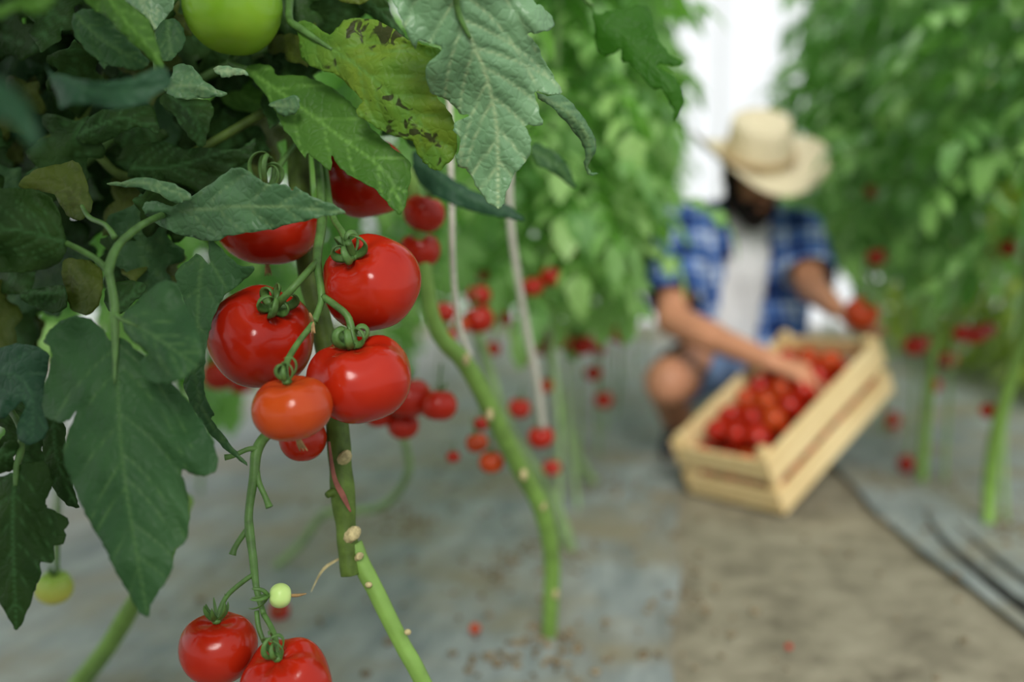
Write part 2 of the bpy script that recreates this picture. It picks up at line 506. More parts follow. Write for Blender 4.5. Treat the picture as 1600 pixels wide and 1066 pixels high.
def leaf(parent, outline, mid, D, mat, fold=0.25, foldr=None, nveins=6, step=5.0, teeth=1.5, wave=0.003, vw=2.2, puff=0.0016, seed=0, name='leaf', thick=0.0005, bend=0.0):
    """A leaf blade: outline and midrib as seen from the camera station, its distance given along the midrib (D),
    both halves folded about the midrib, veins sunk and the blade puffed up between them."""
    r = random.Random(seed * 31 + int(outline[0][0] * 7 + outline[1][1]))
    cl = [tuple(p) for p in crom(outline, 4, True)]
    dens = []
    for a, b in zip(cl, cl[1:] + cl[:1]):
        L = math.hypot(b[0] - a[0], b[1] - a[1])
        k = max(1, int(L / step))
        for j in range(k):
            dens.append((a[0] + (b[0] - a[0]) * j / k, a[1] + (b[1] - a[1]) * j / k))
    # drop points that crowd
    pts = [dens[0]]
    for p in dens[1:]:
        if math.hypot(p[0] - pts[-1][0], p[1] - pts[-1][1]) > step * 0.45:
            pts.append(p)
    poly = np.array(pts)
    if teeth:
        nx = np.roll(poly, -1, 0) - np.roll(poly, 1, 0)
        nx = np.stack([nx[:, 1], -nx[:, 0]], 1) / (np.hypot(*nx.T)[:, None] + 1e-9)
        saw = np.array([((i % 4) / 3.0 - 0.5) * 1.1 + r.uniform(-0.4, 0.4) for i in range(len(poly))])
        poly = poly + nx * saw[:, None] * teeth
    x0, y0 = poly.min(0); x1, y1 = poly.max(0)
    gx, gy = np.meshgrid(np.arange(x0, x1, step), np.arange(y0, y1, step * 0.87))
    gx = gx + (np.arange(gx.shape[0]) % 2)[:, None] * step * 0.5
    gx = gx.ravel(); gy = gy.ravel()
    k = in_poly(poly, gx, gy)
    gx, gy = gx[k], gy[k]
    if len(gx):
        dd = np.min(np.hypot(gx[:, None] - poly[None, :, 0], gy[:, None] - poly[None, :, 1]), 1)
        k = dd > step * 0.45
        gx, gy = gx[k], gy[k]
    V = [Vector(p) for p in poly] + [Vector((a, b)) for a, b in zip(gx, gy)]
    ov, oe, of, *_ = delaunay_2d_cdt(V, [], [list(range(len(poly)))], 1, 1e-5)
    X = np.array([v.x for v in ov]); Y = np.array([v.y for v in ov])
    midc = [tuple(p) for p in crom(mid, 6)]
    dist, t, sg = seg_dist(X, Y, midc)
    mlen = sum(math.hypot(b[0] - a[0], b[1] - a[1]) for a, b in zip(midc, midc[1:]))
    vein = np.exp(-(dist / (vw * (1.25 - 0.6 * t))) ** 2)
    vmin = np.full(X.shape, 1e9)
    ma = np.array(midc)
    for side in (-1, 1):
        for i in range(nveins):
            f = (i + 0.35 + 0.3 * r.random() + (0.25 if side > 0 else 0)) / (nveins + 0.6)
            j = min(int(f * (len(ma) - 1)), len(ma) - 2)
            tx, ty = ma[j + 1] - ma[j]
            a = math.atan2(ty, tx) + side * math.radians(52 - 12 * f + r.uniform(-5, 5))
            p = ma[j].copy(); ln = [tuple(p)]
            for s in range(14):
                p = p + np.array([math.cos(a), math.sin(a)]) * mlen * 0.035
                ln.append(tuple(p)); a -= side * 0.045
            d2, t2, _ = seg_dist(X, Y, ln)
            same = sg * side > 0
            d2 = np.where(same | (dist < 4), d2, 1e9)
            vein = np.maximum(vein, 0.75 * np.exp(-(d2 / (vw * (0.75 - 0.4 * t2))) ** 2))
            vmin = np.minimum(vmin, d2)
    Dt = np.interp(t, np.linspace(0, 1, len(D)), D)
    px = np.mean(D) / F
    fr = fold if foldr is None else foldr
    d = Dt + px * np.where(sg > 0, fold, fr) * dist + bend * px * dist ** 2 / 100
    ph = [r.uniform(0, 6.28) for _ in range(6)]
    edge = np.clip(dist / (0.22 * mlen), 0, 1.2)
    d += wave * edge * (np.sin(X / 17 + Y / 29 + ph[0]) + np.sin(-X / 31 + Y / 19 + ph[1]) + 0.7 * np.sin(X / 11 - Y / 14 + ph[2]))
    d += -puff * (1 - np.exp(-(np.minimum(vmin, dist) / 9.0) ** 2))
    bm = bmesh.new()
    vs = [bm.verts.new(P(X[i], Y[i], d[i])) for i in range(len(X))]
    for f in of:
        try:
            bm.faces.new([vs[i] for i in f])
        except ValueError:
            pass
    loose = [v for v in bm.verts if not v.link_faces]
    keep = [i for i, v in enumerate(vs) if v.link_faces]
    bmesh.ops.delete(bm, geom=loose, context='VERTS')
    o = obj(name, bm, mat, parent)
    at = o.data.attributes.new('vein', 'FLOAT', 'POINT')
    at.data.foreach_set('value', vein[keep].astype(np.float32))
    sm = o.modifiers.new('thickness', 'SOLIDIFY')
    sm.thickness = thick
    sm.offset = 0
    return o


# ------------------------------------------------------------------ tomatoes
def tomato_bm(R, hz, seg=40, lobes=0.025, dent=0.2, ph=0.0, nl=5):
    bm = bmesh.new()
    lat = bm.verts.layers.float.new('lat')
    nr = seg // 2
    rings = []
    for i in range(1, nr):
        th = math.pi * i / nr
        s, c = math.sin(th), math.cos(th)
        s2 = s ** 0.88
        zz = c * hz - dent * R * math.exp(-(th / 0.42) ** 2) + 0.05 * R * math.exp(-((math.pi - th) / 0.35) ** 2)
        ring = []
        for k in range(seg):
            a = 2 * math.pi * k / seg
            top = math.exp(-(th / 0.9) ** 2)
            rr = R * s2 * (1 + lobes * (1 + 2 * top) * math.cos(nl * a + ph) + lobes * 0.6 * math.cos(2 * a + 1.3 + ph))
            v = bm.verts.new((rr * math.cos(a), rr * math.sin(a), zz + top * lobes * R * 1.2 * math.cos(nl * a + ph)))
            v[lat] = 0.5 + 0.5 * c
            ring.append(v)
        rings.append(ring)
    tp = bm.verts.new((0, 0, hz - dent * R)); tp[lat] = 1
    bt = bm.verts.new((0, 0, -hz + 0.05 * R)); bt[lat] = 0
    for k in range(seg):
        bm.faces.new((tp, rings[0][k], rings[0][(k + 1) % seg]))
        bm.faces.new((bt, rings[-1][(k + 1) % seg], rings[-1][k]))
    for a, b in zip(rings, rings[1:]):
        for k in range(seg):
            bm.faces.new((a[k], b[k], b[(k + 1) % seg], a[(k + 1) % seg]))
    return bm


def sepals(bm, z0, R, n=6, ln=0.5, curl=4.2, lift=0.2, seed=1, wd=0.07):
    """Curled sepals around the stalk in the fruit's own frame."""
    r = random.Random(seed)
    for k in range(n):
        a = 2 * math.pi * k / n + r.uniform(-0.25, 0.25)
        l = ln * R * r.uniform(0.8, 1.15)
        c = curl * r.uniform(0.8, 1.15)
        ang = lift
        p = Vector((0, 0, z0)); pts = []
        tw = r.uniform(-0.25, 0.25)
        N = 9
        for i in range(N + 1):
            pts.append(p.copy())
            d = Vector((math.cos(a + tw * i / N) * math.cos(ang), math.sin(a + tw * i / N) * math.cos(ang), math.sin(ang)))
            p = p + d * l / N * (1.3 if i < 3 else 1.0)
            ang += c / N * (0.5 + i / N)
        rad = [wd * R * math.sin(math.pi * min(1, 0.25 + 0.75 * i / N)) ** 0.7 + 0.0002 for i in range(N + 1)]
        tube(bm, pts, rad, 6, 2, 0.35)
    ball(bm, Vector((0, 0, z0)), 0.13 * R, 8, (1, 1, 0.7))


def axis_rot(ax):
    return Vector(ax).to_track_quat('Z', 'Y')


def tomato(px, py, rx, d, axis, mat, label, group=None, hz=0.85, curl=4.2, ln=0.5, lift=0.2, stalk=None, stalk_r=0.0016, style=False, seed=1, seg=48,
           lobes=0.02, nsep=6, dent=0.2, calyx=True, wd=0.085, sep_mat='truss', cat='tomato'):
    """A tomato whose centre shows at px,py and whose half width is rx there; axis = stem end, in camera axes (right, up, toward the camera)."""
    R = rx * d / F
    bm = tomato_bm(R, R * hz, seg, lobes, dent, seed * 1.7)
    o = obj('tomato', bm, mat)
    o.location = P(px, py, d)
    o.rotation_mode = 'QUATERNION'
    ax = (CR @ Vector(axis)).normalized()
    o.rotation_quaternion = axis_rot(ax)
    tag(o, label, cat, group)
    mw = Matrix.Translation(o.location) @ o.rotation_quaternion.to_matrix().to_4x4()
    inv = mw.inverted()
    z0 = R * hz - dent * R + 0.03 * R

    def child(name, bm, mat):
        c = obj(name, bm, mat)
        c.parent = o
        return c
    if calyx:
        b2 = bmesh.new()
        sepals(b2, z0 + 0.05 * R, R, nsep, ln, curl, lift, seed, wd)
        child('calyx', b2, sep_mat)
    if stalk:
        pts = [Vector((0, 0, z0 - 0.02 * R))] + [inv @ (P(*s) if not isinstance(s, Vector) else s) for s in stalk]
        b3 = bmesh.new()
        tube(b3, pts, [stalk_r * 1.2] + [stalk_r] * (len(pts) - 1), 8, 5)
        child('stalk', b3, sep_mat)
    if style:
        b4 = bmesh.new()
        zb = -R * hz
        for j in range(3):
            e = Vector((0.003 * (j - 1), 0.001 * j, 0))
            tube(b4, [Vector((0, 0, zb + 0.002)), Vector((0.001, 0, zb - 0.004)) + e * 0.4, Vector((0.002, 0.001, zb - 0.011)) + e], [0.0011, 0.0014, 0.0004], 6, 3)
        child('dried_flower', b4, 'dry')
    return o


# ================================================================== SETTING
def grid_sheet(x0, x1, y0, y1, nx, ny, zf, edge=None):
    bm = bmesh.new()
    vs = []
    for j in range(ny + 1):
        row = []
        for i in range(nx + 1):
            x = x0 + (x1 - x0) * i / nx; y = y0 + (y1 - y0) * j / ny
            if edge:
                x = edge(x, y, i / nx)
            row.append(bm.verts.new((x, y, zf(x, y))))
        vs.append(row)
    for j in range(ny):
        for i in range(nx):
            bm.faces.new((vs[j][i], vs[j][i + 1], vs[j + 1][i + 1], vs[j + 1][i]))
    return bm


def nz(x, y, s, sd=0.0):
    return mnoise.noise(Vector((x * s, y * s, sd)))


tag(obj('floor', grid_sheet(-5, 5, -1.5, 9, 120, 120, lambda x, y: 0.006 * nz(x, y, 5) + 0.004 * nz(x, y, 17) - 0.006), 'soil'), 'sandy brown soil of the greenhouse floor', kind='structure')


def film_z(x, y):
    return 0.008 + 0.004 * nz(x * 2.5, y, 3) + 0.003 * abs(nz(x * 6, y * 1.5, 4, 3.0)) + 0.0015 * nz(x, y, 25)


def ledge(x, y, u):
    return x + (0.012 * nz(0, y, 3.0) if u > 0.97 else 0)


lf = obj('mulch_film', grid_sheet(-3.2, -0.006, -1.2, 7.2, 150, 220, film_z, ledge), 'film')
tag(lf, 'grey plastic mulch film covering the soil left of the path', 'ground sheet', kind='structure')


def redge_x(y):
    return float(np.interp(y, [-1.2, 1.0, 1.67, 2.1, 2.5, 3.2, 7.2], [0.60, 0.58, 0.54, 0.475, 0.44, 0.42, 0.40]))


def redge(x, y, u):
    e = redge_x(y)
    return e + (3.4 - e) * u + 0.01 * nz(1, y, 4) * (1 - u)


rf = obj('mulch_film', grid_sheet(0, 1, -1.2, 7.2, 130, 200, film_z, redge), 'film')
tag(rf, 'grey plastic mulch film under the row on the right of the path', 'ground sheet', kind='structure')
bmf = bmesh.new()
tube(bmf, [Vector((redge_x(y) + 0.035 + dx, y, 0.014)) for y, dx in [(0.7, .03), (1.3, 0.02), (1.67, 0.0), (1.9, 0.01), (2.15, 0.03), (2.35, 0.06)]], [0.011, 0.012, 0.011, 0.009, 0.006, 0.003], 10, 8, 0.7, 0.3)
tube(bmf, [Vector((redge_x(y) + 0.10 + dx, y, 0.012)) for y, dx in [(0.7, .05), (1.3, 0.03), (1.75, 0.01), (2.0, 0.02), (2.3, 0.04)]], [0.004, 0.005, 0.005, 0.004, 0.002], 10, 8, 0.7, 0.3)
obj('folded_edge', bmf, 'filmdark', rf)  # raised fold built as dark tubes along the film edge

# greenhouse envelope: film walls on steel hoops
def wall(name, pts, label):
    bm = bmesh.new()
    n = 24
    a, b = pts
    for k in range(n):
        q = [a + (b - a) * (k / n), a + (b - a) * ((k + 1) / n)]
        off = (b - a).cross(Vector((0, 0, 1))).normalized() * (0.03 if k % 2 else -0.03)
        v = [bm.verts.new(q[0] - off), bm.verts.new(q[1] + off), bm.verts.new(q[1] + off + Vector((0, 0, 3.6))), bm.verts.new(q[0] - off + Vector((0, 0, 3.6)))]
        bm.faces.new(v)
    bmesh.ops.remove_doubles(bm, verts=bm.verts, dist=0.001)
    o = obj(name, bm, 'wallfilm')
    tag(o, label, kind='structure')
    return o


wall('wall_back', (Vector((-4.5, 8.2, 0)), Vector((4.5, 8.2, 0))), 'white translucent film end wall of the greenhouse')
wall('wall_left', (Vector((-4.5, -1.2, 0)), Vector((-4.5, 8.2, 0))), 'white translucent film side wall of the greenhouse')
wall('wall_right', (Vector((4.5, -1.2, 0)), Vector((4.5, 8.2, 0))), 'white translucent film side wall beyond the right row')
for k, x in enumerate((-0.9, 0.25, 1.4)):
    b = bmesh.new()
    tube(b, [Vector((x, 8.05, 0)), Vector((x, 8.05, 3.6))], 0.02, 10, 3)
    tag(obj('trim_%d' % (k + 1), b, 'steel'), 'steel post of the greenhouse end wall', kind='structure')

# clods and scraps lying about
bm = bmesh.new()
rr = random.Random(3)
for k in range(520):
    if k < 220:
        cx, cy = rr.choice([(895, 868), (862, 1012), (935, 765), (820, 1035), (1545, 830), (640, 820), (800, 900), (1060, 960)])
        c = G(cx, cy) + Vector((rr.gauss(0, 0.05), rr.gauss(0, 0.06), 0))
    else:
        c = Vector((rr.uniform(-0.9, 1.0), rr.uniform(1.0, 3.4), 0))
    s = rr.uniform(0.003, 0.009)
    b0 = len(bm.verts)
    res = bmesh.ops.create_icosphere(bm, subdivisions=1, radius=s, matrix=Matrix.Translation((c.x, c.y, 0.012)) @ Matrix.Diagonal((1, rr.uniform(.7, 1.5), 0.6, 1)))
    for v in res['verts']:
        v.co += Vector((rr.uniform(-1, 1), rr.uniform(-1, 1), rr.uniform(-.5, .5))) * s * 0.3
tag(obj('soil_clods', bm, 'clod'), 'dry soil clods scattered over the mulch film and path', 'soil', kind='stuff')


# ================================================================== ROW PLANTS
def leaflet(bm, base, dirv, up, ln, wd, r, tone, tl):
    side = dirv.cross(up).normalized()
    up = side.cross(dirv).normalized()
    prof = [0.0, 0.62, 1.0, 0.72, 0.8, 0.42, 0.0]
    n = len(prof)
    droop = r.uniform(0.2, 0.7)
    fold = r.uniform(0.05, 0.45)
    mids, ls, rs = [], [], []
    for i in range(n):
        u = i / (n - 1)
        c = base + dirv * ln * u - up * ln * droop * u * u * 0.6
        w_ = wd * prof[i] * r.uniform(0.85, 1.15)
        m = bm.verts.new(c); m[tl] = tone; mids.append(m)
        if 0 < i < n - 1:
            a = bm.verts.new(c + side * w_ + up * w_ * fold - dirv * w_ * 0.15); a[tl] = tone; ls.append(a)
            b = bm.verts.new(c - side * w_ + up * w_ * fold - dirv * w_ * 0.15); b[tl] = tone; rs.append(b)
    for i in range(n - 1):
        for S, flip in ((ls, 0), (rs, 1)):
            if i == 0:
                f = [mids[0], mids[1], S[0]]
            elif i == n - 2:
                f = [mids[i], mids[i + 1], S[i - 1]]
            else:
                f = [mids[i], mids[i + 1], S[i], S[i - 1]]
            bm.faces.new(f[::-1] if flip else f)


def compound(bm, tl, base, az, el, ln, r, size=1.0):
    """One tomato leaf: a drooping rachis with seven lobed leaflets."""
    tone = r.random()
    p = base.copy()
    N = 8
    a = el
    pos, dirs = [], []
    for i in range(N + 1):
        d = Vector((math.cos(az) * math.cos(a), math.sin(az) * math.cos(a), math.sin(a)))
        pos.append(p.copy()); dirs.append(d)
        p = p + d * ln / N
        a -= r.uniform(0.05, 0.28)
    for i in range(N):
        w_ = 0.0018
        s = Vector((-math.sin(az), math.cos(az), 0)) * w_
        v = [bm.verts.new(pos[i] - s), bm.verts.new(pos[i] + s), bm.verts.new(pos[i + 1] + s * .8), bm.verts.new(pos[i + 1] - s * .8)]
        for q in v: q[tl] = tone
        bm.faces.new(v)
    for i, sc in ((3, 0.7), (5, 0.95), (7, 0.9)):
        up = Vector((0, 0, 1)) if abs(dirs[i].z) < 0.95 else Vector((1, 0, 0))
        side = dirs[i].cross(up).normalized()
        for s in (-1, 1):
            dv = (dirs[i] * 0.55 + side * s * 0.85 + Vector((0, 0, r.uniform(-0.35, 0.1)))).normalized()
            leaflet(bm, pos[i], dv, up, ln * 0.34 * sc * size * r.uniform(.85, 1.2), ln * 0.105 * sc * size, r, tone, tl)
    up = Vector((0, 0, 1)) if abs(dirs[N].z) < 0.95 else Vector((1, 0, 0))
    leaflet(bm, pos[N], dirs[N], up, ln * 0.42 * size, ln * 0.14 * size, r, tone, tl)


def foliage_bm(n, zlo, zhi, rad, ln, seed, ysq=1.0):
    r = random.Random(seed)
    bm = bmesh.new()
    tl = bm.verts.layers.float.new('tone')
    for k in range(n):
        z = zlo + (zhi - zlo) * ((k + r.random()) / n)
        az = k * 2.399 + r.uniform(-0.5, 0.5)
        b = Vector((r.gauss(0, rad * 0.3), r.gauss(0, rad * 0.5) * ysq, z))
        compound(bm, tl, b, az, r.uniform(-0.3, 0.7), ln * r.uniform(0.75, 1.2), r)
    return bm


def make_row_plant(seed, mat, ln, rad, n, label, group, zlo=0.42, zhi=1.62):
    t = thing('tomato_plant', (0, 0, 0), label, 'tomato plant', group)
    r = random.Random(seed + 50)
    b = bmesh.new()
    pts = [Vector((0, 0, -0.01)), Vector((r.uniform(-.02, .02), r.uniform(-.04, .04), 0.25)), Vector((r.uniform(-.03, .03), r.uniform(-.05, .05), 0.6)),
           Vector((0, 0, 1.1)), Vector((0, 0, 1.6))]
    tube(b, pts, [0.0055, 0.0055, 0.005, 0.005, 0.004], 9, 6, 1, 0.15)
    obj('stem', b, 'stempale', t)
    obj('foliage', foliage_bm(n, zlo, zhi, rad, ln, seed), mat, t)
    return t


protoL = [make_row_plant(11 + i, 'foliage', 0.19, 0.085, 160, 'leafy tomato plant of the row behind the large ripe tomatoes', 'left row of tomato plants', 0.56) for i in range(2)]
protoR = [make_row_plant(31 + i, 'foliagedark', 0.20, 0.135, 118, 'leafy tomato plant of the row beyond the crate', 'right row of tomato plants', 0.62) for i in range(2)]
rp = random.Random(5)
ys = [1.98, 2.30, 2.62, 2.95, 3.3, 3.65, 4.0, 4.4, 4.9, 5.5, 6.2, 7.0]
for i, y in enumerate(ys):
    loc = Vector((-0.255 + rp.uniform(-.02, .02), y, 0))
    rz = rp.uniform(0, 6.28); s = rp.uniform(0.95, 1.08)
    if i < 2:
        o = protoL[i]; o.location = loc; o.rotation_euler = (0, 0, rz)
    else:
        dup(protoL[i % 2], loc, rz, (s, s, s))
yr = [2.02, 2.34, 2.74, 3.1, 3.45, 3.8, 4.2, 4.6, 5.2, 5.8, 6.5]
for i, y in enumerate(yr):
    loc = Vector(((0.92 if y > 5 else 0.69 if y > 2.1 else 0.86) + rp.uniform(-.03, .03), y, 0))
    rz = rp.uniform(0, 6.28); s = rp.uniform(0.98, 1.06) * (1.15 if y > 3.2 else 1)
    if i < 2:
        o = protoR[i]; o.location = loc; o.rotation_euler = (0, 0, rz)
    else:
        dup(protoR[i % 2], loc, rz, (s, s, s))
for k, (x, y) in enumerate([(-0.56, 0.22), (-0.46, -0.25), (-0.42, -0.75)]):  # unseen plants added to block sky light from left and behind
    tag(dup(protoR[k % 2], Vector((x, y, 0)), k * 2.1), 'unseen tomato plant added past the left row to block sky light', None, 'unseen plants added to block light at left')
# next rows over
M['foliagelime'] = leaf_mat('sunlit_far_foliage', (0.26, 0.40, 0.06), (0.40, 0.52, 0.11), trans=0.5, tcol=(0.45, 0.6, 0.1), veins=False, rnd_amt=0.4)  # sunlight put into the leaf colour as a brighter lime
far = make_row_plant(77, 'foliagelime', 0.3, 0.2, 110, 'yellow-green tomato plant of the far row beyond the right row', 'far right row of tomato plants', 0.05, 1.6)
for i, y in enumerate([4.2, 4.75, 5.3, 5.85, 6.4, 7.0, 7.6]):
    loc = Vector((1.6, y, 0))
    if i == 0:
        far.location = loc
    else:
        dup(far, loc, i * 1.3)
far2 = make_row_plant(78, 'foliage', 0.28, 0.18, 110, 'tomato plant of the far row glimpsed through the dark foliage', 'far left row of tomato plants', 0.45, 1.7)
for i, y in enumerate([1.3, 1.7, 2.3, 3.0, 3.6, 4.2, 4.8, 5.5, 6.2, 7.0]):
    loc = Vector((-1.2, y, 0))
    if i == 0:
        far2.location = loc
    else:
        dup(far2, loc, i * 1.1)

# ================================================================== CRATE
CW, CLN, CH = 0.29, 0.515, 0.168
CM = Matrix.Translation((0.237, 2.317, 0.004)) @ Matrix.Rotation(-0.724, 4, 'Z') @ Matrix.Rotation(0.51, 4, 'X') @ Matrix.Rotation(-0.008, 4, 'Y')
crate = thing('wooden_crate', CM.translation, 'slatted pine crate full of tomatoes tilted in front of the crouching person', 'crate')
crate.rotation_euler = CM.to_euler()


def cpart(name, c, s, mat='wood', bev=0.002):
    o = obj(name, box(bmesh.new(), c, s, None, bev), mat, None, False)
    o.parent = crate
    return o


for x in (-0.006, -CW + 0.006):
    cpart('side_slat', (x, CLN / 2, 0.126), (0.010, CLN, 0.076))
    cpart('side_slat', (x, CLN / 2, 0.034), (0.010, CLN, 0.062))
for y in (0.006, CLN - 0.006):
    cpart('end_slat', (-CW / 2, y, 0.122), (CW - 0.024, 0.010, 0.060))
    cpart('end_slat', (-CW / 2, y, 0.034), (CW - 0.024, 0.010, 0.062))
for x in (-0.022, -CW + 0.022):
    for y in (0.022, CLN - 0.022):
        cpart('corner_post', (x, y, 0.088), (0.022, 0.022, 0.176))
for k in range(4):
    cpart('bottom_board', (-CW * (k + 0.5) / 4, CLN / 2, 0.005), (CW / 4 - 0.012, CLN - 0.03, 0.008))

# tomatoes piled inside
cr = random.Random(12)
tm = [tomato_bm(0.031, 0.027, 20, 0.02, 0.2, 1.0), tomato_bm(0.029, 0.026, 20, 0.015, 0.18, 2.0)]
tmesh = []
for i, b in enumerate(tm):
    me = bpy.data.meshes.new('tomato'); bmesh.ops.recalc_face_normals(b, faces=b.faces); b.to_mesh(me); b.free()
    me.polygons.foreach_set('use_smooth', [True] * len(me.polygons)); me.materials.append(M['red'] if i == 0 else M['orange'] if i > 1 else M['red'])
    tmesh.append(me)
me3 = tmesh[1].copy(); me3.materials.clear(); me3.materials.append(M['orange']); tmesh.append(me3)
spots = []
for lay in range(3):
    nx, ny = (4, 7) if lay < 2 else (3, 6)
    for i in range(nx):
        for j in range(ny):
            x = -CW + 0.048 + (CW - 0.096) * (i + 0.0) / (nx - 1) if lay != 2 else -CW + 0.08 + (CW - 0.16) * i / (nx - 1)
            y = 0.052 + (CLN - 0.104) * j / (ny - 1) if lay != 2 else 0.085 + (CLN - 0.19) * j / (ny - 1)
            z = 0.040 + 0.0555 * lay
            spots.append(Vector((x + cr.uniform(-.003, .003), y + cr.uniform(-.003, .003), z + cr.uniform(-.002, .004))))
for i, s in enumerate(spots):
    o = bpy.data.objects.new('tomato', tmesh[cr.choice([0, 0, 1, 1, 2])])
    COL.objects.link(o)
    o.location = CM @ s
    o.rotation_euler = (cr.uniform(-1.2, 1.2), cr.uniform(-1.2, 1.2), cr.uniform(0, 6))
    tag(o, 'picked ripe tomato piled in the slatted wooden crate', 'tomato', 'picked tomatoes in the crate')

# ================================================================== PERSON
def cap(bm, a, b, ra, rb, seg=14):
    """tapered capsule"""
    a, b = Vector(a), Vector(b)
    n = 5
    tube(bm, [a + (b - a) * i / (n - 1) for i in range(n)], [ra + (rb - ra) * i / (n - 1) for i in range(n)], seg, 1)
    ball(bm, a, ra, seg); ball(bm, b, rb, seg)


def fuse(name, bm, voxel, mat, smooth=4, parent=None, cut=None, thick=0.0):
    """Fuse overlapping volumes into one continuous skin."""
    me = bpy.data.meshes.new(name); bm.to_mesh(me); bm.free()
    o = bpy.data.objects.new(name + '_volume', me); COL.objects.link(o)
    md = o.modifiers.new('r', 'REMESH'); md.mode = 'VOXEL'; md.voxel_size = voxel
    dg = bpy.context.evaluated_depsgraph_get()
    m2 = bpy.data.meshes.new_from_object(o.evaluated_get(dg))
    bpy.data.objects.remove(o); bpy.data.meshes.remove(me)
    b2 = bmesh.new(); b2.from_mesh(m2); bpy.data.meshes.remove(m2)
    for _ in range(smooth):
        bmesh.ops.smooth_vert(b2, verts=b2.verts, factor=0.5, use_axis_x=True, use_axis_y=True, use_axis_z=True)
    if cut:
        b2.normal_update()
        kill = [f for f in b2.faces if cut(f.calc_center_median(), f.normal)]
        bmesh.ops.delete(b2, geom=kill, context='FACES')
    ob = obj(name, b2, mat, parent)
    if thick:
        sm = ob.modifiers.new('thickness', 'SOLIDIFY'); sm.thickness = thick; sm.offset = 1
    return ob


hipC = P(1165, 552, 3.17)
hipR, hipL = P(1112, 562, 3.15), P(1226, 556, 3.17)
waist = P(1163, 490, 3.12)
chest = P(1160, 405, 3.04)
shR, shL = P(1064, 364, 2.98), P(1248, 370, 3.03)
neck = P(1162, 340, 2.98)
elR, wrR = P(1049, 500, 2.76), P(1205, 566, 2.50)
elL, wrL = P(1268, 450, 2.84), P(1303, 480, 2.64)
knR, anR = P(1044, 597, 2.78), P(1062, 672, 3.08)
toeR = P(1052, 694, 2.97)
knL = Vector((0.345, 2.86, 0.165)); anL = Vector((0.30, 3.12, 0.06)); toeL = Vector((0.34, 3.02, 0.035))


def cdir(x, y, z):
    return (CR @ Vector((x, y, z))).normalized()


hu = cdir(0.10, 0.80, 0.58)                 # crown of the head
hf = cdir(0.30, -0.62, 0.72)                # where the face looks
hf = (hf - hu * hf.dot(hu)).normalized()
hs = hf.cross(hu).normalized()              # toward the person's own right -> picture left is -hs or hs
headC = P(1176, 272, 2.86)


def H(x, y, z):
    """point in head frame: x lateral, y forward, z up"""
    return headC + hs * x + hf * y + hu * z


def hand(bm, wrist, dirv, nrm, curl, spread=0.22, thumb_side=1, sc=1.0):
    """palm, four jointed fingers of unequal length and a thumb leaving the palm's side; nrm = back of the hand"""
    d = dirv.normalized(); n = (nrm - d * nrm.dot(d)).normalized(); s = d.cross(n).normalized() * thumb_side
    for k in range(4):
        o = (k - 1.5) * 0.019 * sc
        cap(bm, wrist - s * o * 0.6, wrist + d * 0.085 * sc - s * o, 0.014 * sc, 0.0125 * sc, 10)
    for k, ln in enumerate((0.072, 0.080, 0.074, 0.058)):
        o = (k - 1.5) * 0.021 * sc
        p = wrist + d * 0.088 * sc - s * o
        a = 0.15
        dd = (d - s * (k - 1.5) * spread * 0.3).normalized()
        for j, fr in enumerate((0.45, 0.32, 0.23)):
            a += curl * (0.6, 1.0, 0.8)[j]
            v = dd * math.cos(a) - n * math.sin(a)
            q = p + v * ln * fr * sc
            cap(bm, p, q, (0.0098 - 0.0009 * j) * sc, (0.0090 - 0.0009 * j) * sc, 8)
            p = q
    p = wrist + d * 0.025 * sc + s * 0.026 * sc
    for j, (ln, a) in enumerate(((0.042, 0.75), (0.032, 0.45), (0.026, 0.2))):
        v = (d * math.cos(a) + s * math.sin(a) - n * (0.25 + 0.35 * j * curl)).normalized()
        q = p + v * ln * sc
        cap(bm, p, q, (0.0135 - 0.0015 * j) * sc, (0.0115 - 0.0012 * j) * sc, 8)
        p = q


bm = bmesh.new()
# trunk
for a, b, ra, rb in ((hipR, hipL, 0.085, 0.085), (hipC, waist, 0.11, 0.10), (waist, chest, 0.105, 0.115), (chest, neck, 0.11, 0.06),
                     (P(1110, 400, 3.02), shR, 0.09, 0.062), (P(1210, 405, 3.05), shL, 0.09, 0.062), (P(1120, 470, 3.07), P(1110, 400, 3.02), 0.085, 0.09),
                     (P(1205, 475, 3.1), P(1210, 405, 3.05), 0.085, 0.09), (shR, neck, 0.055, 0.05), (shL, neck, 0.055, 0.05),
                     (neck, H(0, -0.03, -0.06), 0.056, 0.056)):
    cap(bm, a, b, ra, rb)
# arms
cap(bm, shR, elR, 0.056, 0.045); cap(bm, elR, wrR, 0.046, 0.029)
cap(bm, elR + (wrR - elR) * 0.1, elR + (wrR - elR) * 0.45, 0.047, 0.043)
cap(bm, shL, elL, 0.056, 0.045); cap(bm, elL, wrL, 0.045, 0.029)
# legs
for hp, kn, an, toe in ((hipR, knR, anR, toeR), (hipL, knL, anL, toeL)):
    cap(bm, hp, kn, 0.088, 0.070); cap(bm, kn, an, 0.066, 0.040)
    cap(bm, kn + (an - kn) * 0.2, kn + (an - kn) * 0.5, 0.055, 0.055)
    cap(bm, an, toe, 0.036, 0.028)
